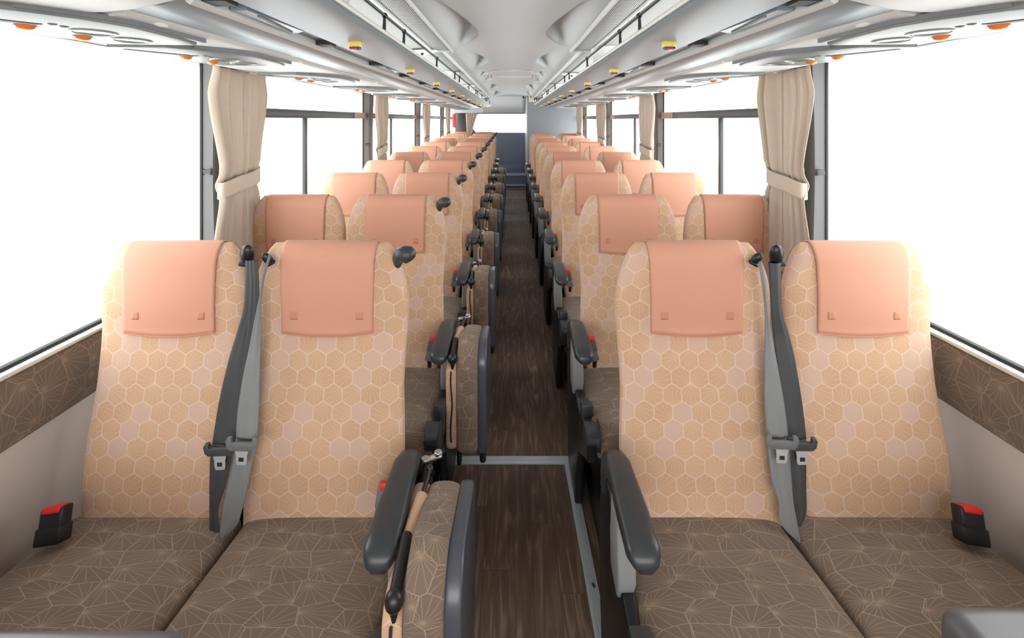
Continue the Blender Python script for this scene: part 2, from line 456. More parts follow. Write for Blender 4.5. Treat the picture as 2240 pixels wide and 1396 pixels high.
# side walls: lower vinyl panel, fabric band, sill
def wall_side(s, side):
    m = MB()
    prof = [(1.40, -.02), (1.35, .775), (1.44, .775), (1.48, -.02)]
    m.grid([[Vector((s*x, y, z)) for x, z in prof] for y in (-.6, REAR)], closed=True, caps=True)
    bmesh.ops.recalc_face_normals(m.bm, faces=m.bm.faces)
    o = struct(m.build('wall_'+side, M['wallp'], smooth=False))
    m = MB()
    prof = [(1.34, .76), (1.318, .776), (1.306, .827), (1.310, .89), (1.323, .935), (1.34, .948)]
    L = [0]
    for a, b in zip(prof, prof[1:]): L.append(L[-1]+math.hypot(b[0]-a[0], b[1]-a[1]))
    ys = [-.6+i*(REAR+.6)/40 for i in range(41)]
    m.grid([[Vector((s*x, y, z)) for x, z in prof] for y in ys], uvs=lambda i, j: (ys[i], L[min(j, 5)]), flip=(s > 0))
    o2 = m.build('fabric_band', M['band'], o); o2['label'] = 'dark taupe fabric band under the window'
    solid(o2, .012, -1)
    m = MB(); m.box(min(s*1.308, s*1.40), max(s*1.308, s*1.40), -.6, REAR, .948, .962, .004)
    m.build('window_ledge', M['sill'], o)
    m = MB(); m.box(min(s*1.329, s*1.349), max(s*1.329, s*1.349), -.6, REAR, .956, .972, .003)
    m.build('rubber_seal', M['rubber'], o)
    # header over the windows
    m = MB(); m.box(min(s*1.33, s*1.42), max(s*1.33, s*1.42), -.6, REAR, 1.86, 2.2)
    m.build('header_panel', M['ceilg'], o)
    return o
wall_side(-1, 'left'); wall_side(1, 'right')

# unseen bulkhead and windscreen opening behind the viewer, added to limit the front light
m = MB(); m.box(-1.4, 1.4, -1.64, -1.60, -.05, .8).box(-1.4, 1.4, -1.64, -1.60, 2.05, 2.26)
m.box(-1.4, 1.4, -1.60, -.6, -.06, -.0).box(-1.4, 1.4, -1.60, -.6, 2.2, 2.26)
m.box(-1.42, -1.38, -1.60, -.6, 0, 2.2).box(1.38, 1.42, -1.60, -.6, 0, 2.2)
m.box(-1.37, -1.34, -.6, 1.0, .966, 1.86).box(1.34, 1.37, -.6, 1.0, .966, 1.86)  # solid panels over the unseen foremost side windows, added to cut light
struct(m.build('wall_front', M['wallp'], smooth=False))

PIL = {-1: [2.04, 4.27, 6.55, 8.86, REAR-.1], 1: [2.015, 4.19, 6.38, 8.53, 9.60]}
win_n = [0]
def windows(s, side):
    pil = PIL[s]
    # pillars
    for i, y in enumerate(pil[:4]):
        first = i == 0
        m = MB()
        X0, X1 = (1.268, 1.325) if first else (1.272, 1.33)
        wdt = .17 if first else .13
        rows = []
        for k in range(13):
            t = k/12; z = .955+t*.935
            bow = .012*math.sin(PI*t)
            x0 = X0+bow*0+(.012*(1-t))*0
            rows.append([Vector((s*(X0+bow), y, z)), Vector((s*X1, y, z)), Vector((s*X1, y+wdt, z)), Vector((s*(X0+bow), y+wdt, z))])
        m.grid(rows, closed=True, caps=True, flip=(s < 0))
        p = struct(m.build('trim_%d' % (win_n[0]+i+1+(0 if s < 0 else 10)), M['pillar'] if first else M['pillard'], smooth=False))
        tag(p, ('light grey' if first else 'dark brown-grey')+' window pillar, %s on the %s side' % (ORD[i] if i else 'nearest', side))
        m = MB(); m.box(min(s*(X1-.002), s*(X1+.010)), max(s*(X1-.002), s*(X1+.010)), y-.006, y+.05, .955, 1.87, .003)
        m.build('rubber_seal', M['rubber'], p)
        m = MB(); m.cyl((s*1.285, y-.028, 1.40), .011, .03, 'x', 16, .003).ball((s*1.268, y-.028, 1.40), .014, sx=.6).box(min(s*1.28, s*1.30), max(s*1.28, s*1.30), y-.03, y+.01, 1.39, 1.41, .002)
        m.build('curtain_hook', M['black'] if not first else M['dark'], p)
    edges = [1.02]+pil
    for i in range(5):
        if s > 0 and i == 4: break_y = 9.60
        y0 = edges[i]+(.17 if i == 1 else .13 if i else 0); y1 = edges[i+1]-.018
        if s > 0 and i == 4: y1 = 9.6
        if y1-y0 < .2: continue
        w = thing('window_%d' % (win_n[0]+1), None, None, (s*1.34, (y0+y1)/2, .966)); win_n[0] += 1
        w['kind'] = 'structure'
        hy = (y1-y0)/2
        m = MB(); m.box(-.003, .003, -hy, hy, 0, .894); m.build('glass_pane', M['glass'], w, smooth=False)
        if i:
            m = MB(); m.box(-.035 if s > 0 else -.02, .02 if s > 0 else .035, -hy, hy, .664, .716, .004); r = m.build('horizontal_rail', M['rail'], w)
            m = MB(); L = .30
            m.box(-.038 if s > 0 else .0, 0 if s > 0 else .038, hy-L, hy, .6625, .7175, .004)
            m.build('rail_end_reflection', M['railreflect'], r)  # tan box paints the curtain's reflection onto the rail end
            yb = -hy+.87
            m = MB(); m.box(-.012, .012, yb-.011, yb+.011, 0, .664, .003); mu = m.build('mullion', M['rail'], w)
            m = MB(); m.box(-.013, .013, yb+.0112, yb+.018, 0, .664, .001)
            m.build('mullion_seal', M['sill'], mu)
windows(-1, 'left'); windows(1, 'right')

# ------------------------------------------------------------------ ceiling: sides low, a raised middle with a scalloped edge
CZT = CZ+.445
bump_y = [.3, 1.75, 3.16, 4.55, 6.15, 7.8, 9.45]
def cz(x, y):
    # gentle barrel with scoops pressed up into both sides, each ending in a curled far wall
    base = CZT+.078*(1-(min(abs(x), .46)/.46)**2)
    t = 0
    for a, b in zip(bump_y, bump_y[1:]):
        if a <= y < b: t = (y-a)/(b-a)
    rise = smooth(min(1, t/.62))*smooth(max(0, (1-t)/.10))
    e = .20+.10*(1-smooth(t/.72)) if t < .72 else .20+.16*((t-.72)/.28)**2
    inner = smooth((abs(x)-e)/.04)
    outer = smooth((.40-abs(x))/.12)
    return base+.075*rise*inner*outer
m = MB()
NX, NY = 150, 420
ys = [-.4+(9.95+.4)*j/NY for j in range(NY+1)]
xs = [-.46+.92*i/NX for i in range(NX+1)]
m.grid([[Vector((x, y, cz(x, y))) for x in xs] for y in ys], flip=True)
ceil = struct(m.build('ceiling', M['ceil'], sharp=80))
for s in (-1, 1):
    # sloped side of the headliner above the racks
    m = MB()
    m.grid([[Vector((s*.46, y, CZT)), Vector((s*.60, y, CZT-.012)), Vector((s*1.0, y, CZ+.40)), Vector((s*1.31, y, CZ+.33))] for y in (-.4, 9.9)], flip=(s > 0))
    o = m.build('side_headliner', M['ceilg'], ceil, smooth=False)
    m = MB(); m.box(min(s*.435, s*.452), max(s*.435, s*.452), 3.06, 9.75, CZT-.012, CZT+.006, .003)
    m.build('white_moulding', M['trimw'], ceil)
m = MB(); m.box(-1.38, 1.38, -.6, REAR+.05, 2.23, 2.26); m.build('roof_skin', M['ceil'], ceil, smooth=False)

# ------------------------------------------------------------------ rear end
m = MB(); m.box(.297, 1.41, 9.62, 9.66, .1, 2.19)
pw = struct(m.build('wall_rear_right', M['part'], smooth=False))
m = MB(); m.box(.297, .305+.03, 9.66, REAR, .1, 2.19); m.build('side_panel', M['part'], pw, smooth=False)
m = MB(); m.box(.291, .305, 9.605, 9.63, .1, 2.06, .003); m.build('edge_moulding', M['trimw'], pw)
# rear wall with an opening for the rear window (rounded corner)
def rrect(x0, x1, z0, z1, r, n=8):
    P = []
    for cx, cz_, a0 in ((x1-r, z0+r, -PI/2), (x1-r, z1-r, 0), (x0+r, z1-r, PI/2), (x0+r, z0+r, PI)):
        for k in range(n+1):
            a = a0+PI/2*k/n; P.append((cx+r*math.cos(a), cz_+r*math.sin(a)))
    return P
m = MB()
WX0, WX1, WZ0, WZ1, WR = -.90, .60, 1.325, 1.755, .13
m.box(-1.38, 1.38, REAR-.02, REAR+.03, .05, WZ0); m.box(-1.38, 1.38, REAR-.02, REAR+.03, WZ1, 2.22)
m.box(-1.38, WX0, REAR-.02, REAR+.03, WZ0, WZ1); m.box(WX1, 1.38, REAR-.02, REAR+.03, WZ0, WZ1)
for cx_, cz0, sx, sz in ((WX0, WZ0, 1, 1), (WX1, WZ0, -1, 1), (WX0, WZ1, 1, -1), (WX1, WZ1, -1, -1)):
    m.prism([(cx_, cz0)]+[(cx_+sx*WR*(1-math.sin(k/10*PI/2)), cz0+sz*WR*(1-math.cos(k/10*PI/2))) for k in range(11)], 'y', REAR-.019, REAR+.029)
rw = struct(m.build('wall_rear', M['navy'], smooth=False))
m = MB(); m.box(-1.38, -.935, REAR-.032, REAR-.021, .9, 1.80, .003); m.build('side_cover', M['dark'], rw)
w = thing('window_%d' % (win_n[0]+1), None, None, (0, REAR+.01, 1.325)); w['kind'] = 'structure'
m = MB(); m.prism([(x, z-1.325) for x, z in rrect(-.93, .63, 1.30, 1.78, .13)], 'y', .022, .028); m.build('glass_pane', M['glass'], w, smooth=False)
m = MB(); m.box(-.86, .32, -.045, -.031, .43, .455, .003); m.build('top_seal', M['rubber'], w)
# headliner dropping to the rear window
m = MB()
rows = []
for k in range(17):
    t = k/16
    y = 9.9+1.06*math.sin(t*PI/2*.98); z = 1.775+(2.10-1.775)*math.cos(t*PI/2)**.8
    rows.append([Vector((x, y, z+.035*(1-(min(abs(x+.25), .8)/.8)**2)*math.cos(t*PI/2))) for x in [-1.3+i*.08 for i in range(21)]])
m.grid(rows, flip=True)
hl = m.build('rear_headliner', M['rearg'], ceil); solid(hl, .01)
# arched frame in front of it
arch = []
for k in range(25):
    a = PI-k/24*PI/2
    arch.append((-.30+.30*math.cos(a)*1.0, 1.79+.31*max(0, math.sin(a))**.9))
arch += [(.295, 2.10)]
m = MB()
rows = [[], []]
pa = [(-.60, 1.765)]+arch
outer_top = [(-1.30, 1.765)]+[(min(-.3, x)-.7*(1-k/24) if k < 25 else x, 2.17) for k, (x, z) in enumerate(arch)]
outer_top[0] = (-1.30, 1.765); 
for k in range(1, len(outer_top)):
    t = k/(len(outer_top)-1)
    outer_top[k] = (-1.30+1.595*t, 2.19) if t > .35 else (-1.30+1.595*t, 1.9+.29*t/.35)
m.grid([[Vector((x, 9.88, z)) for x, z in pa], [Vector((x, 9.88, z)) for x, z in outer_top]], flip=True)
af = m.build('rear_arch_panel', M['ceil'], ceil, smooth=False); solid(af, .02, 1)
m = MB(); m.ball((0, 0, 0), .018, sy=.6, sz=1.3); o = m.build('black_fitting', M['signk'], rw, loc=(.235, 9.86, 2.085))
# steps up at the very back
m = MB(); m.box(-.36, .297, 10.05, 10.95, .12, .235, .0)
m.box(-.36, .297, 10.30, 10.95, .235, .42)
st = struct(m.build('trim_steps', M['navy'], smooth=False)); st.name = 'trim_30'
m = MB(); m.box(-.36, .297, 10.035, 10.075, .225, .243, .003).box(-.36, .297, 10.04, 10.052, .16, .178, .002); m.build('step_nosing', M['alu'], st)
m = MB(); m.box(-.36, .297, 10.285, 10.325, .41, .43, .003); m.build('step_nosing', M['alu'], st)
m = MB(); m.box(-.36, .297, 10.86, 10.885, .42, .60, .002); m.build('kick_panel', M['navy'], st)
m = MB(); m.box(-.35, .33, 9.05, 9.065, zf(9.06), zf(9.06)+.006, .002)
struct(m.build('trim_31', M['alu']))

for sx in (-1, 1):
    m = MB(); m.box(min(sx*.325, sx*.40), max(sx*.325, sx*.40), -.6, 9.6, -.01, .155, .006)
    for v in m.bm.verts: v.co.z += zf(v.co.y)-.03*(v.co.z > .1)*(v.co.y > 2)*0
    tk = struct(m.build('trim_%d' % (33 if sx < 0 else 34), M['black'])); tk['label'] = 'black seat track along the aisle edge'
# aluminium frame let into the front of the aisle
def strip(mb, p, q, wd, z):
    """grooved strip between two floor points"""
    p = Vector(p); q = Vector(q); d = (q-p).normalized(); n = Vector((-d.y, d.x))
    prof = [(-.5, 0), (-.5, .006), (-.42, .008), (-.2, .008), (-.18, .005), (-.12, .005), (-.1, .008), (.02, .008), (.04, .005), (.1, .005), (.12, .008), (.26, .008), (.28, .005), (.34, .005), (.36, .008), (.44, .008), (.5, .005), (.5, 0)]
    rows = []
    for c in (p, q):
        rows.append([Vector((c.x+n.x*a*wd, c.y+n.y*a*wd, z+zf(c.y)+h)) for a, h in prof])
    mb.grid(rows, flip=False)
    return mb
m = MB()
strip(m, (-.33, 2.215), (.31, 2.215), .05, .0)
strip(m, (.262, 2.20), (.288, .9), .042, .0015)
strip(m, (-.305, 2.20), (-.31, .9), .042, .0015)
bmesh.ops.recalc_face_normals(m.bm, faces=m.bm.faces)
fr = struct(m.build('trim_32', M['alu'], smooth=False))
for y in (2.12, 1.62, 1.2):
    xx = .262+(2.2-y)*.02
    m = MB(); m.cyl((xx, y, zf(y)+.011), .008, .006, 'z', 14, .001); sc1 = m.build('screw', M['steel'], fr)

# ================================================================== LUGGAGE RACKS
def rack(s, side):
    r = thing('luggage_rack', 'long silver overhead luggage rack running along the %s side above the seats' % side, 'luggage rack', (0, 0, CZ))
    Y0, Y1 = .958, (9.5 if s < 0 else 8.8)
    def ext(prof, name, m_, y0=Y0, y1=Y1, closed=True, sm=True, par=r, n=2):
        mb = MB()
        mb.grid([[Vector((s*x, y, z)) for x, z in prof] for y in [y0+(y1-y0)*i/(n-1) for i in range(n)]], closed=closed, caps=closed, flip=(s > 0))
        bmesh.ops.recalc_face_normals(mb.bm, faces=mb.bm.faces)
        return mb.build(name, m_, par, smooth=sm, sharp=40)
    # curved belly with the call buttons
    belly = [(.428, .277), (.416, .275), (.413, .269), (.418, .2645), (.427, .2605), (.440, .2570), (.458, .2540), (.478, .2518), (.50, .250), (.54, .248), (.575, .246), (.575, .262), (.46, .266), (.44, .270), (.44, .277)]
    # rounded rear end
    mb = MB(); rows = []
    for y in [Y0, Y1-.12]+[Y1-.12+.12*math.sin(k/6*PI/2) for k in range(1, 7)]:
        k = 0 if y <= Y1-.12 else 1-math.sqrt(max(0, 1-((y-(Y1-.12))/.12)**2))
        rows.append([Vector((s*(x+.10*k), y, z+(0 if x > .5 else .0))) for x, z in belly])
    mb.grid(rows, closed=True, caps=True, flip=(s > 0))
    bmesh.ops.recalc_face_normals(mb.bm, faces=mb.bm.faces)
    mb.build('curved_underside', M['belly'], r, sharp=60)
    ext([(.410, .277), (.406, .284), (.412, .291), (.44, .293), (.452, .287), (.445, .277)], 'edge_lip', M['lip'], y1=Y1-.02)
    ext([(.575, .262), (.575, .272), (.645, .27), (.645, .258)], 'recess_panel', M['dark'] if 0 else M['midgrey'])
    ext([(.640, .238), (.640, .272), (.652, .272), (.656, .238), (.648, .232)], 'chrome_strip', M['chrome'])
    ext([(.656, .240), (.664, .246), (.678, .243), (.69, .232), (.74, .228), (.775, .2225), (.775, .26), (.656, .265)], 'grey_fascia', M['rack'])
    ext([(.777, .222), (.785, .213), (.80, .209), (.90, .205), (1.02, .203), (1.12, .206), (1.20, .222), (1.32, .25), (1.32, .27), (.777, .26)], 'white_soffit', M['rackw'])
    ext([(.452, .268), (.452, .278), (1.29, .280), (1.29, .270)], 'shelf', M['rack'])
    # slots and service cut-outs in the recess
    k = 0; y = .98
    while y < Y1-.3:
        mb = MB(); mb.box(min(s*.592, s*.639), max(s*.592, s*.639), y, y+.05, .2445, .262); mb.build('slot', M['slot'], r, smooth=False)
        if k % 2 == 0 and y < 8:
            mb = MB(); mb.prism([(s*.60, y+.10), (s*.638, y+.10), (s*.638, y+.40), (s*.585, y+.36)], 'z', .2475, .262)
            c = mb.build('recess_cover', M['rack'], r, smooth=False)
            mb = MB(); mb.tube([(s*.60, y+.15, .246), (s*.62, y+.36, .246)], .004, 8); mb.build('latch_wire', M['midgrey'], c)
        y += .575; k += 1
    # joint clips along the seam
    for y in (1.07, 1.77, 2.77, 3.9, 5.0, 6.4, 8.0):
        mb = MB(); mb.ball((s*.79, y, .214), .012, sx=.8, sy=2.0, sz=.5); mb.build('seam_clip', M['white'], r)
    # hand rail with posts
    mb = MB(); mb.tube([(s*.43, .95, .352), (s*.43, Y1-.25, .352), (s*.44, Y1-.16, .345), (s*.445, Y1-.14, .29)], .0055, 10)
    rail = mb.build('black_rail', M['black'], r)
    for y in (1.61, 1.90, 2.73, 3.59, 3.9, 4.77, 5.67, 5.9, 6.8, 7.8, 8.1, 9.1):
        if y > Y1-.3: continue
        mb = MB(); mb.tube([(s*.43, y, .352), (s*.432, y, .291)], [.0045, .0065], 10).ball((s*.43, y, .352), .010, sy=1.1)
        mb.build('rail_post', M['black'], r)
    # brackets and rounded ducts hanging the rack from the roof
    for i, y in enumerate((1.45, 2.93, 4.4, 5.9, 7.35, 8.8)):
        if y > Y1-.2: continue
        duct = (i % 2 == 0) == (s < 0)
        if duct:
            mb = MB(); rows = []
            for k in range(9):
                t = k/8; z = .281+t*.154; rr = .11+.03*t
                rows.append([Vector((s*(.64+1.1*rr*math.cos(a)), y+rr*math.sin(a)*1.0, z)) for a in [2*PI*j/28 for j in range(28)]])
            mb.grid(rows, closed=True, caps=True)
            bmesh.ops.recalc_face_normals(mb.bm, faces=mb.bm.faces)
            mb.build('rounded_duct', M['lip'], r, sharp=60)
        else:
            mb = MB(); mb.prism([(s*.47, .425), (s*.80, .42), (s*.80, .34), (s*.70, .32), (s*.55, .39), (s*.47, .415)], 'y', y-.008, y+.008, .002)
            mb.box(min(s*.46, s*.80), max(s*.46, s*.80), y-.03, y+.03, .418, .426, .002)
            b = mb.build('hanging_bracket', M['white'], r)
            mb = MB()
            for hx, hz in ((.55, .403), (.62, .385), (.68, .375), (.74, .36), (.76, .40), (.66, .41)): mb.cyl((s*hx, y-.0085, hz), .009, .002, 'y', 12)
            mb.build('bracket_hole', M['slot'], b)
    return r
rack(-1, 'left'); rack(1, 'right')

# beige fascia that closes the front of each rack, just overhead
def front_fascia(s, side):
    mb = MB()
    prof = [(.66, .245), (.74, .226), (.80, .2195), (1.0, .2185), (1.2, .219), (1.27, .225), (1.27, .33), (.45, .33), (.52, .30)]
    rows = []
    for y, g in ((.45, 1), (.92, 1), (.945, .5), (.955, 0)):
        rows.append([Vector((s*x, y, CZ+(z-.012*g if z < .3 else z)+(.012 if z < .3 else 0)*(1-g)*0)) for x, z in prof])
    mb.grid(rows, closed=True, caps=True, flip=(s > 0))
    bmesh.ops.recalc_face_normals(mb.bm, faces=mb.bm.faces)
    o = mb.build('overhead_fascia', M['rackw'], sharp=50)
    tag(o, 'cream fascia closing the near end of the %s luggage rack, at the top edge' % side, 'fascia')
front_fascia(-1, 'left'); front_fascia(1, 'right')

# service panels over the window seats
PY = [1.02, 1.50, 2.27, 3.1, 3.93, 4.76, 5.59, 6.42, 7.25, 8.08, 8.91]
def service_panel(s, side):
    r = thing('service_panel', '', 'service panel', group='overhead service panels')
    # local: +y towards the rear, z = 0 at the soffit
    poly = [(.80, .13), (.80, -.02), (.83, -.10), (.88, -.17), (.93, -.22), (1.08, -.23), (1.10, -.20), (1.07, .10), (1.03, .20), (.82, .22)]
    poly = [(s*(x-.95), y) for x, y in poly]
    mb = MB(); mb.prism(poly, 'z', -.012, .004, .004); mb.build('panel_plate', M['panel'], r)
    mb = MB()
    pl = [(s*(x-.95), y) for x, y in [(.795, .22), (.795, -.02), (.825, -.105), (.88, -.18), (.885, -.17), (.835, -.10), (.806, -.02), (.806, .22)]]
    mb.prism(pl, 'z', -.006, .005); mb.build('shadow_gap', M['slot'] if 0 else M['midgrey'], r)
    for y, x, R in ((.03, .92, .040), (.135, .92, .038)):
        mb = MB(); mb.cyl((s*(x-.95), y, -.0115), R, .004, 'z', 28, .001); l = mb.build('reading_lamp', M['lens'], r)
        mb = MB(); mb.torus((s*(x-.95), y, -.0125), R, .0032); mb.torus((s*(x-.95), y, -.0132), R*.80, .0012); mb.build('lamp_ring', M['lampring'], l)
    for y in (-.045, .085):
        mb = MB(); mb.ball((s*(.995-.95), y, -.013), .0165, sz=.6); mb.cyl((s*(.995-.95), y, -.012), .018, .004, 'z', 18)
        mb.build('call_light', M['orange'], r)['label'] = 'orange button'
    mb = MB(); mb.prism([(s*(x-.95), y) for x, y in [(.945, -.06), (.955, -.07), (1.05, -.20), (1.06, -.20), (1.03, -.13), (.97, -.055)]], 'z', -.0135, -.002)
    mb.build('card_slot', M['slot'], r)
    mb = MB()
    for k in (0, 1): mb.torus((s*(.925-.95), -.035-.025*k, -.0128), .007, .001, n=16, k=6)
    mb.build('pictogram', M['midgrey'], r)
    return r
for s, side in ((-1, 'left'), (1, 'right')):
    p0 = service_panel(s, side)
    for i, y in enumerate(PY[:11] if s < 0 else PY[:9]):
        p = p0 if i == 0 else dup(p0, (0, 0, 0))
        p.location = (s*.95, y, CZ+.205)
        p['label'] = 'overhead panel with orange buttons and two round lamps, %s along the %s rack' % (ORD[i] if i else 'first', side)

# yellow stop buttons under the racks
def stop_button():
    r = thing('stop_button', '', 'button', group='yellow stop buttons under the racks')
    mb = MB(); rows = []
    for z, k in ((.004, 1.0), (-.004, 1.04), (-.012, 1.0), (-.016, .9)):
        rows.append([Vector((.021*k*math.copysign(abs(math.cos(a))**.6, math.cos(a)), .018*k*math.copysign(abs(math.sin(a))**.6, math.sin(a)), z)) for a in [2*PI*j/28 for j in range(28)]])
    mb.grid(rows, closed=True, caps=True); bmesh.ops.recalc_face_normals(mb.bm, faces=mb.bm.faces)
    h = mb.build('housing', M['yellow'], r, sharp=60)
    mb = MB(); mb.box(-.015, .017, -.016, .013, -.024, -.014, .004, 2); b = mb.build('button_base', M['bnavy'], r)
    mb = MB(); mb.box(-.010, .010, -.0172, .006, -.0252, -.018, .002); mb.build('push_lens', M['bred'], b)
    return r
b0 = stop_button()
for s, side in ((-1, 'left'), (1, 'right')):
    for i in range(10 if s < 0 else 9):
        b = b0 if (i == 0 and s < 0) else dup(b0, (0, 0, 0))
        b.location = (s*.505, 1.535+PITCH*i, CZ+.249)
        b['label'] = 'yellow stop button under the rack, %s from the near end, %s side' % (ORD[i] if i else 'first', side)

# ceiling grilles
def grille(s, side):
    r = thing('ceiling_grille', 'perforated grey air grille in the ceiling on the %s, near the camera' % side, 'air grille', (s*.437, 2.2, CZT-.012), group=None)
    L0, L1 = -.95, .80
    mb = MB(); mb.box(-.060, .060, L0, L1, .004, .010); mb.build('dark_backing', M['void'], r, smooth=False)
    mb = MB()
    nx = 13
    for i in range(nx+1):
        x = -.056+.112*i/nx; mb.box(x-.0017, x+.0017, L0, L1, .0022, .0032)
    ny = 84
    for j in range(ny+1):
        y = L0+(L1-L0)*j/ny; mb.box(-.056, .056, y-.0042, y+.0042, .0021, .0031)
    mb.build('perforated_sheet', M['grille'], r, smooth=False)
    mb = MB()
    for x0, x1 in ((-.072, -.056), (.056, .066)):
        mb.box(x0, x1, L0, L1+.012, -.008, .008, .003)
    mb.box(-.07, .066, L1, L1+.012, -.006, .008, .002)
    mb.build('frame', M['ceil'], r)
    mb = MB(); xx = -s*.066; mb.box(min(xx-.004, xx+.004), max(xx-.004, xx+.004), L0, L1+.01, -.012, -.004, .002)
    mb.build('edge_bead', M['trimw'], r)
grille(-1, 'left'); grille(1, 'right')

# round-fronted air unit in the middle of the ceiling
def ceiling_unit():
    r = thing('ceiling_air_unit', 'pale rounded air unit on the middle of the ceiling halfway down the bus', 'air unit', (0, 5.35, CZT+.075))
    mb = MB(); rows = []
    for z, k in ((.01, 1.0), (-.012, 1.0), (-.024, .96), (-.028, .88)):
        ring = []
        for j in range(33):
            a = PI+PI*j/32; ring.append(Vector((.30*k*math.cos(a), -.02+.42*k*math.sin(a), z)))
        ring.append(Vector((.30*k, .10, z))); ring.append(Vector((-.30*k, .10, z)))
        rows.append(ring)
    mb.grid(rows, closed=True, caps=True); bmesh.ops.recalc_face_normals(mb.bm, faces=mb.bm.faces)
    mb.build('rounded_cover', M['ceil'], r, sharp=50)
    mb = MB(); mb.box(-.29, .29, -.02, .12, -.052, -.02, .008); f = mb.build('outlet_box', M['rackw'], r)
    mb = MB()
    for x in (-.265, -.225, .225, .265): mb.prism([(x-.004, -.047), (x+.002, -.047), (x+.010*(1 if x > 0 else -1)+.003, -.028), (x+.010*(1 if x > 0 else -1)-.003, -.028)], 'y', -.0225, -.019)
    mb.build('outlet_slit', M['slot'], f, smooth=False)
    mb = MB(); mb.torus((0, -.02, -.014), .31, .004, sy=1.36, n=48); 
    for v in list(mb.bm.verts):
        if v.co.y > .0: mb.bm.verts.remove(v)
    mb.build('cover_seam', M['trimw'], r)
ceiling_unit()

# toilet sign on the partition
sg = thing('toilet_sign', 'small pale green toilet sign with two black figures on the grey partition', 'sign', (.428, 9.618, 2.045))
mb = MB(); mb.box(-.092, .092, -.012, 0, -.066, .066, .006); mb.build('sign_plate', M['sign'], sg)
mb = MB(); mb.box(-.066, -.030, -.0145, -.0118, .018, .052); mb.build('red_square', M['stubred'], sg, smooth=False)
for x in (.026, .066):
    mb = MB(); mb.ball((x, -.0125, .036), .010, sy=.25)
    wmn = x > .05
    poly = [(-.016, .02), (.016, .02), (.019, -.012), (.008, -.012), (.007, -.048), (-.007, -.048), (-.008, -.012), (-.019, -.012)] if not wmn else [(-.010, .02), (.010, .02), (.021, -.018), (.008, -.018), (.007, -.048), (-.007, -.048), (-.008, -.018), (-.021, -.018)]
    mb.prism([(x+a, b) for a, b in poly], 'y', -.0145, -.0118); mb.build('figure', M['signk'], sg, smooth=False)
mb = MB()
for x, y, w_, h_ in ((-.078, -.018, .004, .026), (-.070, -.010, .014, .003), (-.07, -.024, .014, .003), (-.052, -.012, .018, .003), (-.045, -.018, .003, .024), (-.03, -.010, .014, .003), (-.026, -.02, .003, .02), (-.018, -.03, .01, .003)):
    mb.box(x-.0, x+w_, -.014, -.0118, y-h_/2, y+h_/2)
mb.build('small_lettering', M['signk'], sg, smooth=False)

# red and white stick between the rear curtains
t = thing('signal_stick', 'red and white upright stick mounted beside the rearmost left curtain', 'stick', (-1.20, 9.9, 1.20))
mb = MB(); mb.cyl((0, 0, .13), .034, .26, 'z', 20); mb.build('lower_sleeve', M['white'], t)
mb = MB(); mb.cyl((0, 0, .40), .035, .28, 'z', 20); mb.build('red_section', M['stubred'], t)
mb = MB(); mb.cyl((0, 0, .60), .034, .11, 'z', 20, .01); mb.build('white_cap', M['white'], t)

# ================================================================== CURTAINS
def curtain(name, s, y0, y1, label, tie=True, pleats=6, seed=1, X=1.230, zt=1.842, zb=.93, group='tied window curtains'):
    rnd = random.Random(seed)
    r = thing(name, label, 'curtain', (s*X, (y0+y1)/2, 0), group=group)
    NU, NV = 90, 70
    ztie = 1.34
    hw = (y1-y0)/2
    ph = [rnd.uniform(0, 6.28) for _ in range(4)]
    def P(u, v):
        z = zb+(zt-zb)*v
        # width narrows to the tie and widens a little below it
        if z > ztie: k = .61+.34*smooth((z-ztie)/(zt-ztie)*1.15)
        else: k = .61+.20*smooth((ztie-z)/(ztie-zb)*1.4)
        if z > 1.72: k *= 1-.12*smooth((z-1.72)/.12)
        off = -.05*hw*(k-1)*0+.10*hw*(1-k)
        yy = (u-.5)*2*hw*k+off
        a = 2*PI*pleats*(u+.035*math.sin(3*u*6.28+ph[0])+.02*math.sin(2.2*v+ph[1]))
        A = .021*(.65+.5*math.sin(5*u+ph[2]))*(1.0 if z > ztie+.08 else .75)
        pinch = math.exp(-((z-ztie)/.035)**2)
        A *= 1-.55*pinch
        xx = A*math.sin(a)+.006*math.sin(2*a+ph[3])
        return Vector((-s*(xx-.018*pinch), yy, z))
    mb = MB(); mb.grid([[P(i/NU, j/NV) for i in range(NU+1)] for j in range(NV+1)])
    o = mb.build('curtain_cloth', M['curtain'], r, sharp=80); solid(o, .003)
    if tie:
        mb = MB(); rows = []
        for q in range(9):
            dz = -.035+.07*q/8
            row = []
            for i in range(61):
                a = 2*PI*i/60
                row.append(Vector((-s*(.027*math.copysign(abs(math.sin(a))**.7, math.sin(a))), .10*hw*.34+math.copysign(abs(math.cos(a))**.6, math.cos(a))*hw*.60, ztie+dz+.022*math.cos(a))))
            rows.append(row)
        mb.grid(rows); o = mb.build('tieback', M['curtain'], r, sharp=80); solid(o, .003)
    return r
curtain('window_curtain', -1, 1.90, 2.40, 'beige curtain tied back at the nearest left window pillar', pleats=5, seed=3)
curtain('window_curtain', -1, 4.29, 4.76, 'beige tied curtain at the second left window pillar, seen past the front curtain', seed=5)
curtain('window_curtain', -1, 6.60, 7.15, 'beige tied curtain at the third left window pillar', seed=8)
curtain('window_curtain', -1, 8.90, 9.55, 'beige curtain at the fourth left pillar, right before the red and white stick', seed=9)
curtain('window_curtain', -1, 10.15, 10.75, 'narrow beige curtain just behind the red and white stick', tie=False, seed=10)
curtain('window_curtain', 1, 1.90, 2.37, 'beige curtain tied back at the nearest right window pillar', pleats=5, seed=4)
curtain('window_curtain', 1, 4.10, 4.66, 'beige tied curtain at the second right window pillar', seed=6)
curtain('window_curtain', 1, 6.20, 6.92, 'beige tied curtain at the third right window pillar', seed=7)
curtain('window_curtain', 1, 8.30, 9.10, 'beige curtain hanging beside the grey toilet partition on the right', seed=11)
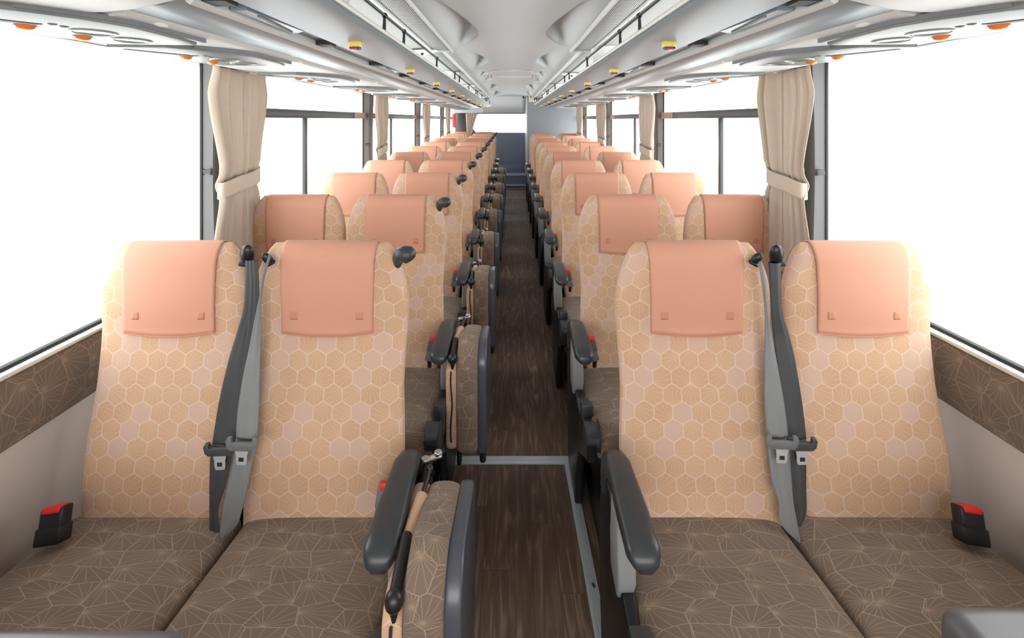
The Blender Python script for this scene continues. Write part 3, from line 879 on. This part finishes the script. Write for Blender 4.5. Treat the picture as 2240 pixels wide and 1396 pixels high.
# rear window curtain, swept aside
mb = MB(); rows = []
for j in range(41):
    v = j/40; z = 1.755-.62*v
    hw_ = .105*(1-v)**1.4+.038; cx = -.925-.04*math.sin(v*1.6)-.02*v
    rows.append([Vector((cx+hw_*(2*i/60-1)-(.0), REAR-.08+.016*math.sin(i/60*2*PI*5+v*1.5), z+.03*(1-v)*math.sin(i/60*PI))) for i in range(61)])
mb.grid(rows); o = mb.build('rear_curtain', M['curtain'], sharp=80); solid(o, .003)
tag(o, 'gathered beige curtain swept to the left side of the rear window', 'curtain')

# ================================================================== SEATS
WT = [(.41, .205), (.47, .214), (.54, .225), (.62, .228), (.70, .225), (.80, .219), (.90, .222), (1.0, .228), (1.06, .228), (1.11, .221), (1.15, .209), (1.18, .196), (1.205, .181), (1.22, .168)]
TT = [(.42, .060), (.6, .066), (.8, .062), (1.0, .058), (1.17, .046)]
NEXP = 3.2
class Back:
    def __init__(s, lean, wk=1.0): s.lean = lean; s.wk = wk
    def yf(s, z):
        # nearly upright at the head, raked below it
        if z > .97: return -.045-.004*math.sin((z-.97)/.23*PI)
        t = (.97-z)/(.97-.46)
        return -.045-(s.lean-.045)*(t**1.15)-.004*math.sin(min(1, t)*PI)
    def ring(s, v):
        """v in 0..1: section (half width, half depth, y centre, z)"""
        if v <= .82:
            z = .435+(1.172-.435)*v/.82
            k = smooth(min(1, v/.05)*.5+.5)
            return lerp(z, WT)*s.wk*(.97+.03*k), lerp(z, TT)*k, s.yf(z)+.034*k, z, .034*k
        th = (v-.82)/.18*PI/2
        z = 1.172+.048*math.sin(th); t0 = lerp(1.17, TT)
        return lerp(z, WT)*s.wk, max(.001, t0*math.cos(th)), s.yf(1.172)+.034+.006*math.sin(th), z, max(.001, .034*math.cos(th))
    def front(s, x, v, off=0, back=False):
        w_, t_, yc, z, tf = s.ring(v)
        q = min(1, abs(x)/w_)
        d = (t_ if back else tf)*(1-q**NEXP)**(1/NEXP)
        th = 0 if v <= .82 else (v-.82)/.18*PI/2
        sg_ = 1 if back else -1
        return Vector((x, yc+sg_*(d+off*math.cos(th)), z+off*math.sin(th)))
def se(a, n): c, s_ = math.cos(a), math.sin(a); return math.copysign(abs(c)**(2/n), c), math.copysign(abs(s_)**(2/n), s_)

def make_backrest(lean, parent, wk=1.0):
    B = Back(lean, wk); NV, NA = 46, 64
    rows = []; S = [0]; U = None
    for j in range(NV+1):
        v = j/NV; w_, t_, yc, z, tf = B.ring(v)
        r = []
        for k in range(NA):
            cx, sy = se(-PI/2+2*PI*k/NA+PI, NEXP)     # starts at the back
            r.append(Vector((w_*cx, yc+(t_ if sy > 0 else tf)*sy, z)))
        rows.append(r)
        if j: S.append(S[-1]+(rows[j][NA//2]-rows[j-1][NA//2]).length)
    ref = rows[NV//2]; U = [0]
    for k in range(NA): U.append(U[-1]+(ref[(k+1) % NA]-ref[k]).length)
    h = U[-1]/2
    mb = MB()
    mb.grid(rows, uvs=lambda i, j: (U[j]-h, S[i]), closed=True, caps=True)
    bmesh.ops.recalc_face_normals(mb.bm, faces=mb.bm.faces)
    o = mb.build('backrest', M['back'], parent, sharp=80)
    # piping along the side seam
    for sx in (-1, 1):
        mb = MB(); pts = []
        for j in range(2, 40):
            v = j/40*.97; w_, t_, yc, z, tf = B.ring(v)
            cx, sy = se(.30, NEXP); pts.append((sx*w_*cx*1.003, yc+t_*sy*1.01, z))
        mb.tube(pts, .0016, 6)
        mb.build('side_seam', M['stitch'] if 0 else M['seam'], o)
    return o, B
M['seam'] = mat('seam_taupe', srgb(150, 122, 102), .8)

def make_cover(B, parent):
    NXc, hw = 36, .142
    path = []
    v = .82*(.960-.435)/(1.172-.435)
    rows = []
    NVc = 44
    for j in range(NVc+1):
        t = j/NVc
        row = []
        for i in range(NXc+1):
            x = -hw+2*hw*i/NXc
            xx = x*(.955+.045*smooth(t*1.5))
            sag = .010*(1-(x/hw)**2)
            vs = v-sag*(1-t)*1.1
            if t < .72: vv = vs+(1-vs)*(t/.72); row.append(B.front(xx, vv, .004))
            else: vv = 1-(1-.62)*((t-.72)/.28); row.append(B.front(xx, vv, .004, True))
        rows.append(row)
    mb = MB(); mb.grid(rows); o = mb.build('headrest_cover', M['cover'], parent, sharp=80); solid(o, .0035, 0)
    o['label'] = 'salmon headrest cover'
    # hem at the lower edge and two stitched squares
    mb = MB(); mb.tube([p+Vector((0, -.0022, 0)) for p in rows[0]], .0017, 6)
    mb.tube([r[0] for r in rows[:32]], .0014, 6).tube([r[-1] for r in rows[:32]], .0014, 6)
    mb.build('hem', M['stitch'], o)
    for sx in (-1, 1):
        mb = MB(); g = []
        for a in range(5):
            g.append([B.front(sx*.098+(-.011+.022*b/4), v+.045+a/4*.026, .0061) for b in range(5)])
        mb.grid(g); p = mb.build('fastener_patch', M['coverpatch'], o); solid(p, .0004)
    return o

def make_cushion(lean, parent, hw, cx=0.0):
    NV, NA = 40, 56
    y0, y1 = -lean+.06, -lean-.48
    rows, S = [], [0]
    for j in range(NV+1):
        t = j/NV; y = y0+(y1-y0)*t
        zt = .468+.030*smooth(t*1.2)-.004*math.sin(t*PI)
        e = 1.0
        de = min((t)*(y0-y1), (1-t)*(y0-y1)); R = .05
        if de < R: e = math.sqrt(max(0.02, 1-((R-de)/R)**2))
        hz = .062*max(.12, e); zc = zt-.062-(.02*(1-e) if t > .5 else 0)
        w_ = (hw-.02*(1-e))*(.975+.025*smooth(t*2))
        row = []
        for k in range(NA):
            c, s_ = se(PI/2+PI+2*PI*k/NA, 4.5)
            puff = .006*math.cos(c*PI/2)*(1 if s_ > 0 else 0)
            row.append(Vector((cx+w_*c, y, zc+hz*s_+puff)))
        rows.append(row)
        if j: S.append(S[-1]+(rows[j][NA//2]-rows[j-1][NA//2]).length)
    ref = rows[NV//2]; U = [0]
    for k in range(NA): U.append(U[-1]+(ref[(k+1) % NA]-ref[k]).length)
    mb = MB(); mb.grid(rows, uvs=lambda i, j: (U[j]*.80, S[i]*1.15), closed=True, caps=True)
    bmesh.ops.recalc_face_normals(mb.bm, faces=mb.bm.faces)
    return mb.build('seat_cushion', M['seat'], parent, sharp=80)

def make_armrest(a, cx, lean, parent):
    """a = sign of the aisle side; cx = seat centre distance from the aisle middle"""
    X = a*(cx-.282)          # local x of the armrest middle
    # padded arm: swept section, drooping at the front, curling down at the rear
    path = [(-.468, .664), (-.466, .674), (-.460, .683), (-.448, .688), (-.43, .691), (-.36, .694), (-.28, .697), (-.21, .694), (-.165, .68), (-.135, .655), (-.12, .61), (-.118, .57)]
    rows = []
    n = len(path)
    for i, (y, z) in enumerate(path):
        p0 = path[max(0, i-1)]; p1 = path[min(n-1, i+1)]
        d = Vector((0, p1[0]-p0[0], p1[1]-p0[1])).normalized()
        nn = Vector((0, -d.z, d.y))
        kk = (.45, .75, .92, 1)[i] if i < 4 else 1
        hw_, hh = (.037 if y < -.3 else .034 if y < -.2 else .029)*kk, (.024 if i < 5 else .026)*kk
        row = []
        for k in range(40):
            c, s_ = se(2*PI*k/40, 3.4)
            row.append(Vector((X+c*hw_, y, z-.020))+nn*(s_*hh))
        rows.append(row)
    mb = MB(); mb.grid(rows, closed=True, caps=True); bmesh.ops.recalc_face_normals(mb.bm, faces=mb.bm.faces)
    arm = mb.build('armrest', M['arm'], parent, sharp=60)
    mb = MB(); x0 = X-.022+a*.010; mb.prism([(-.34, .655), (-.27, .66), (-.25, .55), (-.26, .47), (-.33, .45), (-.355, .5)], 'x', x0, x0+.044, .008, 3)
    p = mb.build('armrest_post', M['postgrey'], arm); p['label'] = 'lighter grey armrest post'
    return arm

def make_side(a, cx, lean, parent):
    X = a*(cx-.277)
    mb = MB()
    poly = [(-.10, .60), (-.20, .60), (-.255, .50), (-.40, .455), (-.60, .49), (-.66, .46), (-.66, .40), (-.56, .35), (-.42, .27), (-.36, .12), (-.34, .0), (-.10, .0), (-.06, .2), (-.05, .45)]
    mb.prism(poly, 'x', X-.017, X+.017, .007, 3)
    o = mb.build('side_cover', M['black'], parent)
    mb = MB(); mb.cyl((X-a*.004, -.615, .462), .045, .052, 'x', 28, .010); mb.build('front_hub', M['dark'], o)
    mb = MB(); mb.box(X-.018, X+.028 if a < 0 else X+.024, -.53, -.49, .40, .52, .008); mb.box(X-.024, X+.024, -.50, -.43, .468, .492, .006)
    mb.build('recline_lever', M['dark'], o)
    return o

def make_base(a, hw, parent):
    mb = MB(); mb.box(-hw+.02, hw-.02, -.60, -.12, .33, .41, .01); fr_ = mb.build('seat_frame', M['black'], parent)
    mb = MB(); mb.box(-.03, .03, -.50, -.16, 0, .34, .012); mb.box(-.05, .05, -.56, -.08, 0, .03, .008); mb.build('leg', M['dark'], parent)

def make_handle(a, cx, parent, B):
    # black shoulder grab handle on the aisle side
    xs_ = a*.204; z = 1.186
    yc = B.ring(.82)[2]
    mb = MB()
    mb.tube([(xs_-a*.004, yc, z-.065), (xs_+a*.0, yc-.010, z-.035), (xs_+a*.004, yc-.018, z-.010), (xs_+a*.014, yc-.024, z+.004), (xs_+a*.026, yc-.026, z+.006), (xs_+a*.038, yc-.026, z+.004), (xs_+a*.048, yc-.026, z-.001), (xs_+a*.054, yc-.026, z-.006)],
            [.004, .010, .018, .0235, .0255, .0265, .021, .007], 20)
    o = mb.build('grab_handle', M['dark'], parent, sharp=60); o['label'] = 'black shoulder grab handle'

def make_buckle(x, y, z, tilt, parent, body, big=False):
    k = 1.5 if big else 1.0
    mt = Matrix.Translation((x, y, z)) @ Matrix.Rotation(tilt, 4, 'Y') @ Matrix.Rotation(-.25, 4, 'X')
    mb = MB(); mb.box(-.020*k, .020*k, -.012*k, .012*k, -.03*k, .03*k, .005, 2, mt)
    mb.box(-.017*k, .017*k, -.010*k, .010*k, -.065*k, -.028*k, .004, 2, mt)
    o = mb.build('seat_belt_buckle', body, parent)
    mb = MB(); mb.box(-.013*k, .017*k, -.0165*k, .004*k, .012*k, .034*k, .003, 2, mt); mb.build('release_button', M['red'], o)
    if not big:
        mb = MB(); p0 = mt @ Vector((0, 0, -.06)); mb.tube([p0, (p0.x, p0.y+.01, .565)], .009, 8); mb.build('stalk', M['black'], o)

CXA, CXW = .553, {-1: 1.027, 1: 1.052}
def seat(s, kind, lean, front):
    """s = -1 left of the aisle, 1 right; kind = 'aisle' or 'window'; origin on the floor below the seat top"""
    a = -s                                    # direction of the aisle in x
    cx = CXA if kind == 'aisle' else CXW[s]
    r = thing('bus_seat', '', 'seat', group='patterned bus seats with salmon headrest covers')
    bk, B = make_backrest(lean, r, 1.03 if kind == 'aisle' else .985)
    make_cover(B, r)
    make_cushion(lean, r, .243 if kind == 'aisle' else (.252 if s < 0 else .257), a*.022 if kind == 'aisle' else (-.003 if s < 0 else -.017))
    make_base(a, .24, r)
    if kind == 'aisle':
        make_armrest(a, cx, lean, r)
        make_side(a, cx, lean, r)
        if s < 0: make_handle(a, cx, r, B)
        if front:
            if s < 0: make_buckle(a*.205, -.175, .575, .12*a, r, M['midgrey'])
        else:
            make_buckle(a*.225, -.33, .655, .22*a, r, M['bucklegrey'])
    return r, B

ROWS = {-1: 11, 1: 10}
def seat_label(s, kind, i):
    side = 'left' if s < 0 else 'right'
    pos = 'front row' if i == 0 else '%s row' % ORD[i]
    if kind == 'aisle':
        t = '%s patterned seat beside the aisle, %s on the left, with black shoulder handle' if s < 0 else '%s patterned seat beside the aisle, %s on the right, salmon headrest cover'
    else:
        t = '%s patterned seat at the left windows, %s, salmon headrest cover' if s < 0 else '%s patterned seat at the right windows, %s, salmon headrest cover'
    return (t % ('tan', pos))
front_seats = {}
for s in (-1, 1):
    for kind in ('aisle', 'window'):
        cx = CXA if kind == 'aisle' else CXW[s]
        r, B = seat(s, kind, .13, True)
        r.location = (s*cx, 1.475, zf(1.475)); r['label'] = seat_label(s, kind, 0)
        front_seats[(s, kind)] = (r, B)
        proto, B2 = seat(s, kind, .17, False)
        for i in range(1, ROWS[s]):
            y = 1.475+.83*i
            o = proto if i == 1 else dup(proto, (0, 0, 0))
            o.location = (s*cx, y, zf(y)); o['label'] = seat_label(s, kind, i)


# ------------------------------------------------------------------ belts on the front row
# left and right edges of each strap from the shoulder guide down, in metres in the bus
BELT_LD_upper = [((-0.7866, 1.4071, 1.205), (-0.7505, 1.4071, 1.205)), ((-0.7855, 1.405, 1.1605), (-0.748, 1.405, 1.1605)), ((-0.7877, 1.4041, 1.0914), (-0.7461, 1.4041, 1.0914)), ((-0.7939, 1.4052, 1.0494), (-0.7453, 1.4052, 1.0494)), ((-0.8132, 1.4073, 0.9859), (-0.768, 1.4073, 0.9859)), ((-0.8283, 1.3975, 0.9212), (-0.7765, 1.3975, 0.9212)), ((-0.839, 1.3868, 0.8581), (-0.7808, 1.3868, 0.8581)), ((-0.8475, 1.3749, 0.7899), (-0.7836, 1.3749, 0.7899)), ((-0.8517, 1.3643, 0.7288), (-0.787, 1.3643, 0.7288)), ((-0.8535, 1.3586, 0.6956), (-0.7877, 1.3586, 0.6956))]
BELT_LD_strand = [((-0.7683, 1.3953, 1.2085), (-0.7442, 1.3953, 1.2085)), ((-0.7632, 1.3922, 1.1303), (-0.7384, 1.3922, 1.1303)), ((-0.7712, 1.3942, 1.0262), (-0.7395, 1.3942, 1.0262)), ((-0.782, 1.3864, 0.9268), (-0.7497, 1.3864, 0.9268)), ((-0.7838, 1.3705, 0.8332), (-0.7607, 1.3705, 0.8332)), ((-0.7827, 1.3545, 0.7419), (-0.7626, 1.3545, 0.7419))]
BELT_LD_lower = [((-0.8544, 1.3514, 0.7005), (-0.7876, 1.3514, 0.7005)), ((-0.8503, 1.3429, 0.6499), (-0.7932, 1.3429, 0.6499)), ((-0.8454, 1.3331, 0.5911), (-0.8032, 1.3331, 0.5911)), ((-0.8393, 1.3235, 0.5331), (-0.8158, 1.3235, 0.5331)), ((-0.8332, 1.3139, 0.4761), (-0.8059, 1.3139, 0.4761)), ((-0.8288, 1.3048, 0.4292), (-0.8249, 1.3048, 0.4292))]
BELT_LL_upper = [((-0.7075, 1.3883, 1.2277), (-0.7007, 1.3883, 1.2277)), ((-0.7238, 1.3853, 1.167), (-0.7169, 1.3853, 1.167)), ((-0.7348, 1.384, 1.099), (-0.7272, 1.384, 1.099)), ((-0.7495, 1.386, 1.0297), (-0.731, 1.386, 1.0297)), ((-0.7614, 1.384, 0.9622), (-0.73, 1.384, 0.9622)), ((-0.7708, 1.3738, 0.8991), (-0.726, 1.3738, 0.8991)), ((-0.7769, 1.3632, 0.8373), (-0.7217, 1.3632, 0.8373)), ((-0.7802, 1.3526, 0.7766), (-0.7187, 1.3526, 0.7766)), ((-0.7775, 1.3432, 0.7227), (-0.7164, 1.3432, 0.7227))]
BELT_LL_lower = [((-0.7796, 1.3468, 0.7203), (-0.7183, 1.3468, 0.7203)), ((-0.785, 1.3357, 0.6551), (-0.7283, 1.3357, 0.6551)), ((-0.7924, 1.326, 0.5966), (-0.736, 1.326, 0.5966)), ((-0.7997, 1.3164, 0.5389), (-0.7464, 1.3164, 0.5389)), ((-0.8015, 1.3108, 0.5047), (-0.7574, 1.3108, 0.5047)), ((-0.8011, 1.3038, 0.4655), (-0.7959, 1.3038, 0.4655))]
BELT_RL_upper = [((0.7171, 1.3872, 1.2069), (0.7264, 1.3872, 1.2069)), ((0.725, 1.3845, 1.1444), (0.7356, 1.3845, 1.1444)), ((0.7329, 1.3843, 1.078), (0.7409, 1.3843, 1.078)), ((0.7356, 1.387, 1.0103), (0.753, 1.387, 1.0103)), ((0.7314, 1.3816, 0.9463), (0.762, 1.3816, 0.9463)), ((0.7248, 1.3715, 0.8853), (0.7683, 1.3715, 0.8853)), ((0.7193, 1.3611, 0.8254), (0.7742, 1.3611, 0.8254)), ((0.7177, 1.3508, 0.7665), (0.7775, 1.3508, 0.7665)), ((0.7166, 1.3438, 0.7258), (0.7786, 1.3438, 0.7258))]
BELT_RL_lower = [((0.7211, 1.3473, 0.7234), (0.7819, 1.3473, 0.7234)), ((0.7207, 1.3346, 0.6485), (0.7797, 1.3346, 0.6485)), ((0.7255, 1.327, 0.603), (0.7791, 1.327, 0.603)), ((0.7379, 1.3196, 0.5579), (0.7798, 1.3196, 0.5579)), ((0.7383, 1.3113, 0.5079), (0.785, 1.3113, 0.5079)), ((0.7876, 1.3031, 0.4616), (0.7901, 1.3031, 0.4616))]
BELT_RD_upper = [((0.7569, 1.4067, 1.1977), (0.7934, 1.4067, 1.1977)), ((0.7583, 1.4043, 1.1376), (0.7921, 1.4043, 1.1376)), ((0.7627, 1.4049, 1.0564), (0.7964, 1.4049, 1.0564)), ((0.7709, 1.4075, 0.9877), (0.8169, 1.4075, 0.9877)), ((0.7724, 1.3981, 0.9248), (0.8275, 1.3981, 0.9248)), ((0.772, 1.3877, 0.8633), (0.8334, 1.3877, 0.8633)), ((0.7714, 1.3772, 0.8028), (0.8376, 1.3772, 0.8028)), ((0.776, 1.3688, 0.7551), (0.8391, 1.3688, 0.7551)), ((0.7832, 1.3607, 0.7079), (0.8394, 1.3607, 0.7079))]
BELT_RD_lower = [((0.7801, 1.3553, 0.7116), (0.8361, 1.3553, 0.7116)), ((0.7771, 1.3435, 0.642), (0.8288, 1.3435, 0.642)), ((0.7819, 1.334, 0.5848), (0.8229, 1.334, 0.5848)), ((0.7879, 1.3247, 0.5284), (0.8172, 1.3247, 0.5284)), ((0.7922, 1.3191, 0.4949), (0.7998, 1.3191, 0.4949))]
def ribbon(pts, name, m_, parent, bow=.006):
    L0 = parent.location if parent.parent is None else parent.parent.location
    n = len(pts)
    def cr(a, b, c, d, t):
        return .5*((2*b)+(c-a)*t+(2*a-5*b+4*c-d)*t*t+(3*b-a-3*c+d)*t*t*t)
    rows = []
    for i in range(n-1):
        for k in range(6):
            t = k/6; e = []
            for q in (0, 1):
                P = [Vector(pts[max(0, min(n-1, i+o))][q]) for o in (-1, 0, 1, 2)]
                e.append(cr(*P, t))
            rows.append(e)
    rows.append([Vector(pts[-1][0]), Vector(pts[-1][1])])
    g = []
    for a, b in rows:
        r = []
        for j in range(11):
            u = j/10; p = a.lerp(b, u)
            wd = (b-a).length
            p.y -= bow*min(1, wd/.04)*math.sin(u*PI)+.0012*math.sin(u*PI*4)
            r.append(p-L0)
        g.append(r)
    mb = MB(); mb.grid(g); o = mb.build(name, m_, parent, sharp=80); solid(o, .0014)
    return o

def tongue(parent, root, c, wd, tilt, plast):
    L0 = root.location; c = Vector(c)-L0
    mt = Matrix.Translation(c) @ Matrix.Rotation(tilt, 4, 'Y')
    mb = MB(); h = wd/2
    mb.prism([(-h, .010), (-h+.006, .020), (-h+.016, .020), (-h+.016, .006), (h-.016, .006), (h-.016, .020), (h-.006, .020), (h, .010), (h-.004, -.008), (h-.014, -.016), (-h+.014, -.016), (-h+.004, -.008)], 'y', -.007, .006, .0035)
    for v in mb.bm.verts: v.co = mt @ v.co
    o = mb.build('tongue_grip', plast, parent)
    mb = MB(); pl = [(-.019, -.012), (.019, -.012), (.015, -.030), (.015, -.046), (.012, -.055), (-.012, -.055), (-.015, -.046), (-.015, -.030)]
    hole_ = [(-.007, -.034), (.007, -.034), (.007, -.045), (-.007, -.045)]
    mb.prism(pl, 'y', -.0035, -.001, .0006)
    for v in mb.bm.verts: v.co = mt @ v.co
    o2 = mb.build('metal_tongue', M['tsteel'], parent)
    mb = MB(); mb.prism(hole_, 'y', -.0041, -.0034)
    for v in mb.bm.verts: v.co = mt @ v.co
    mb.build('latch_hole', M['slot'], parent, smooth=False)

def guide(root, c, lean, small=False):
    L0 = root.location; c = Vector(c)-L0
    k = .62 if small else 1
    mt = Matrix.Translation(c) @ Matrix.Rotation(lean, 4, 'Y') @ Matrix.Rotation(.35, 4, 'X')
    mb = MB(); mb.ball((0, 0, 0), .021*k, sx=1, sy=.8, sz=1.75, seg=20)
    mb.box(-.024*k, .024*k, -.018*k, .006*k, -.034*k, -.018*k, .007*k)
    for v in mb.bm.verts: v.co = mt @ v.co
    return mb.build('belt_guide', M['black'], root, sharp=60)

for s in (-1, 1):
    rw_, _ = front_seats[(s, 'window')]; ra_, _ = front_seats[(s, 'aisle')]
    P = 'L' if s < 0 else 'R'
    G = globals()
    guide(rw_, (s*.788, 1.422, 1.216), .16*-s)
    guide(ra_, (s*.724, 1.412, 1.208), -.5*-s, True)
    bw = ribbon(G['BELT_%sD_upper' % P], 'seat_belt', M['beltdark'], rw_); bw['label'] = 'dark grey seat belt webbing'
    if s < 0: ribbon(BELT_LD_strand, 'belt_strand', M['beltdark'], bw, .003)
    ribbon(G['BELT_%sD_lower' % P], 'lower_webbing', M['beltdark'], bw, .003)
    ba = ribbon(G['BELT_%sL_upper' % P], 'seat_belt', M['beltlight'], ra_); ba['label'] = 'lighter grey seat belt webbing'
    ribbon(G['BELT_%sL_lower' % P], 'lower_webbing', M['beltlight'], ba, .003)
    if s < 0:
        tongue(bw, rw_, (-.815, 1.330, .700), .088, -.04, M['tongue']); tongue(ba, ra_, (-.7434, 1.314, .725), .090, .03, M['tonguel'])
    else:
        tongue(bw, rw_, (.808, 1.330, .714), .085, .0, M['tongue']); tongue(ba, ra_, (.7435, 1.314, .730), .092, .03, M['tonguel'])
    # window side buckle, black with a red button
    mt = Matrix.Translation((s*(1.208-CXW[s]), -.215, .527)) @ Matrix.Rotation(s*.16, 4, 'Y') @ Matrix.Rotation(-.35, 4, 'X')
    mb = MB(); mb.box(-.031, .031, -.018, .018, -.040, .042, .007, 2, mt); mb.box(-.034, .034, -.021, .020, -.040, -.0, .005, 2, mt)
    o = mb.build('seat_belt_buckle', M['black'], rw_)
    mb = MB(); mb.box(-.024, .024, -.021, .011, .030, .045, .004, 2, mt); mb.build('release_button', M['red'], o)

# ------------------------------------------------------------------ folded jump seats along the left edge of the aisle
def jump_seat():
    r = thing('folding_jump_seat', '', 'folding seat', group='folded jump seats in the aisle')
    Y0, Y1, Z0, Z1 = -.49, -.14, .30, .725
    def plate(x0, x1, y0, y1, z0, z1, R, bev, m_, name, par, uvm=False, drop=.05):
        poly = []
        for cy, cz_, rr, a0 in ((y0, z0, .03, PI), (y1, z0, .03, 1.5*PI), (y1, z1-drop, R*.6, 0), (y0, z1, R, PI/2)):
            ccy = cy+rr if cy == y0 else cy-rr; ccz = cz_+rr if cz_ == z0 else cz_-rr
            for k in range(9):
                a = a0+PI/2*k/8; poly.append((ccy+rr*math.cos(a), ccz+rr*math.sin(a)))
        n = len(poly)
        # cross-wise profile: rounded edges, so the pad looks stuffed
        cyc = sum(p[0] for p in poly)/n; czc = sum(p[1] for p in poly)/n
        rows = []
        for k in range(13):
            a = PI*k/12
            x = (x0+x1)/2-(x1-x0)/2*math.cos(a)
            ins = bev*(1-math.sin(a)**.5)
            row = []
            for (yy, zz) in poly:
                d = Vector((yy-cyc, zz-czc)); L = d.length
                f = (L-ins)/L
                row.append(Vector((x, cyc+d.x*f, czc+d.y*f)))
            rows.append(row)
        per = [0]
        for k in range(n): per.append(per[-1]+math.dist(poly[(k+1) % n], poly[k]))
        mb = MB(); mb.grid(rows, uvs=lambda i, j: ((x1-x0)*i/12*1.5, per[j]*1.25), closed=True, caps=True)
        bmesh.ops.recalc_face_normals(mb.bm, faces=mb.bm.faces)
        return mb.build(name, m_, par, sharp=75)
    plate(-.212, -.132, Y0, Y1, Z0, Z1, .10, .022, M['seat'], 'seat_cushion', r)
    sh = plate(-.134, -.098, Y0+.012, Y1+.02, Z0-.012, Z1-.015, .09, .010, M['shell'], 'seat_shell', r)
    mb = MB(); mb.box(-.125, -.100, -.475, -.2, .262, .31, .010); mb.box(-.24, -.11, -.30, -.26, .27, .30, .006)
    mb.build('support_bracket', M['black'], r)
    b = plate(-.254, -.213, Y0+.01, Y1, Z0+.01, .655, .05, .014, M['back'], 'folded_backrest', r, drop=.0)
    b['label'] = 'folded tan backrest'
    mb = MB(); pts = [(-.232, Y0+.0085, Z0+.05)]+[(-.232-.003*math.sin(k), Y0+.0085, Z0+.05+.30*k/10) for k in range(1, 10)]
    mb.tube(pts, .0035, 6); mb.build('zip', M['zip'], b)
    mb = MB(); mb.ball((-.228, Y0+.012, .668), .0185, sz=1.15); mb.tube([(-.228, Y0+.012, .65), (-.228, Y0+.009, .63)], [.010, .004], 10)
    mb.tube([(-.228, Y0+.015, .672), (-.232, Y0+.14, .682)], .0125, 14)
    mb.build('hinge_knob', M['black'], r)
    mb = MB(); mb.tube([(-.230, Y0+.12, .668), (-.222, Y0+.26, .672)], [.017, .016], 14); o = mb.build('padded_tube', M['back'], b)
    mb = MB(); mb.tube([(-.222, Y0+.25, .672), (-.216, Y0+.36, .674), (-.216, Y0+.38, .64)], .006, 10); mb.ball((-.217, Y0+.35, .676), .010)
    mb.build('link_rod', M['black'], r)
    mt = Matrix.Translation((-.222, Y0+.42, .655)) @ Matrix.Rotation(-.35, 4, 'Y')
    mb = MB(); mb.box(-.030, .030, -.012, .012, -.004, .004, .003, 2, mt)
    for v in []: pass
    mb.cyl((-.206, Y0+.42, .668), .011, .012, 'z', 16, .003).cyl((-.240, Y0+.415, .655), .013, .008, 'z', 16, .003)
    mb.build('steel_bracket', M['steel'], r)
    mb = MB(); mb.prism([(Y0+.30, .62), (Y0+.44, .66), (Y0+.46, .30), (Y0+.40, .05), (Y0+.30, .05), (Y0+.34, .3)], 'x', -.246, -.224, .008, 3)
    mb.build('hinge_cover', M['black'], r)
    return r
j0 = jump_seat()
for i in range(9):
    j = j0 if i == 0 else dup(j0, (0, 0, 0))
    y = 1.475+PITCH*i-(.075 if i == 0 else 0)
    j.location = (0, y, zf(y))
    j['label'] = 'brown jump seat folded up on the left of the aisle, %s from the front' % (ORD[i] if i else 'first')

# ------------------------------------------------------------------ dark padded edges in the two bottom corners
def corner(x0, x1, name, label, zt, y1, rx):
    mb = MB(); mb.box(x0, x1, .50, y1, zt-.16, zt, .028, 5)
    o = mb.build(name, M['board'], sharp=60); return o
t = thing('front_partition', 'dark grey padded partition top in the bottom left corner', 'partition', (-.95, .8, 0))
mb = MB(); mb.box(-.40, .375, -.12, .05, .30, .722, .022, 5); mb.build('padded_top', M['board'], t, sharp=60)
mb = MB(); mb.box(-.38, .30, -.10, .02, 0, .32, .004); mb.build('panel', M['wallp'], t)
t = thing('front_console', 'rounded dark grey console top in the bottom right corner', 'console', (1.05, .8, 0))
mb = MB(); mb.box(-.245, .20, -.2, .115, .52, .705, .035, 6); mb.build('rounded_top', M['board'], t, sharp=60)
mb = MB(); mb.box(-.19, .18, -.18, .04, 0, .53, .004); mb.build('panel', M['wallp'], t)
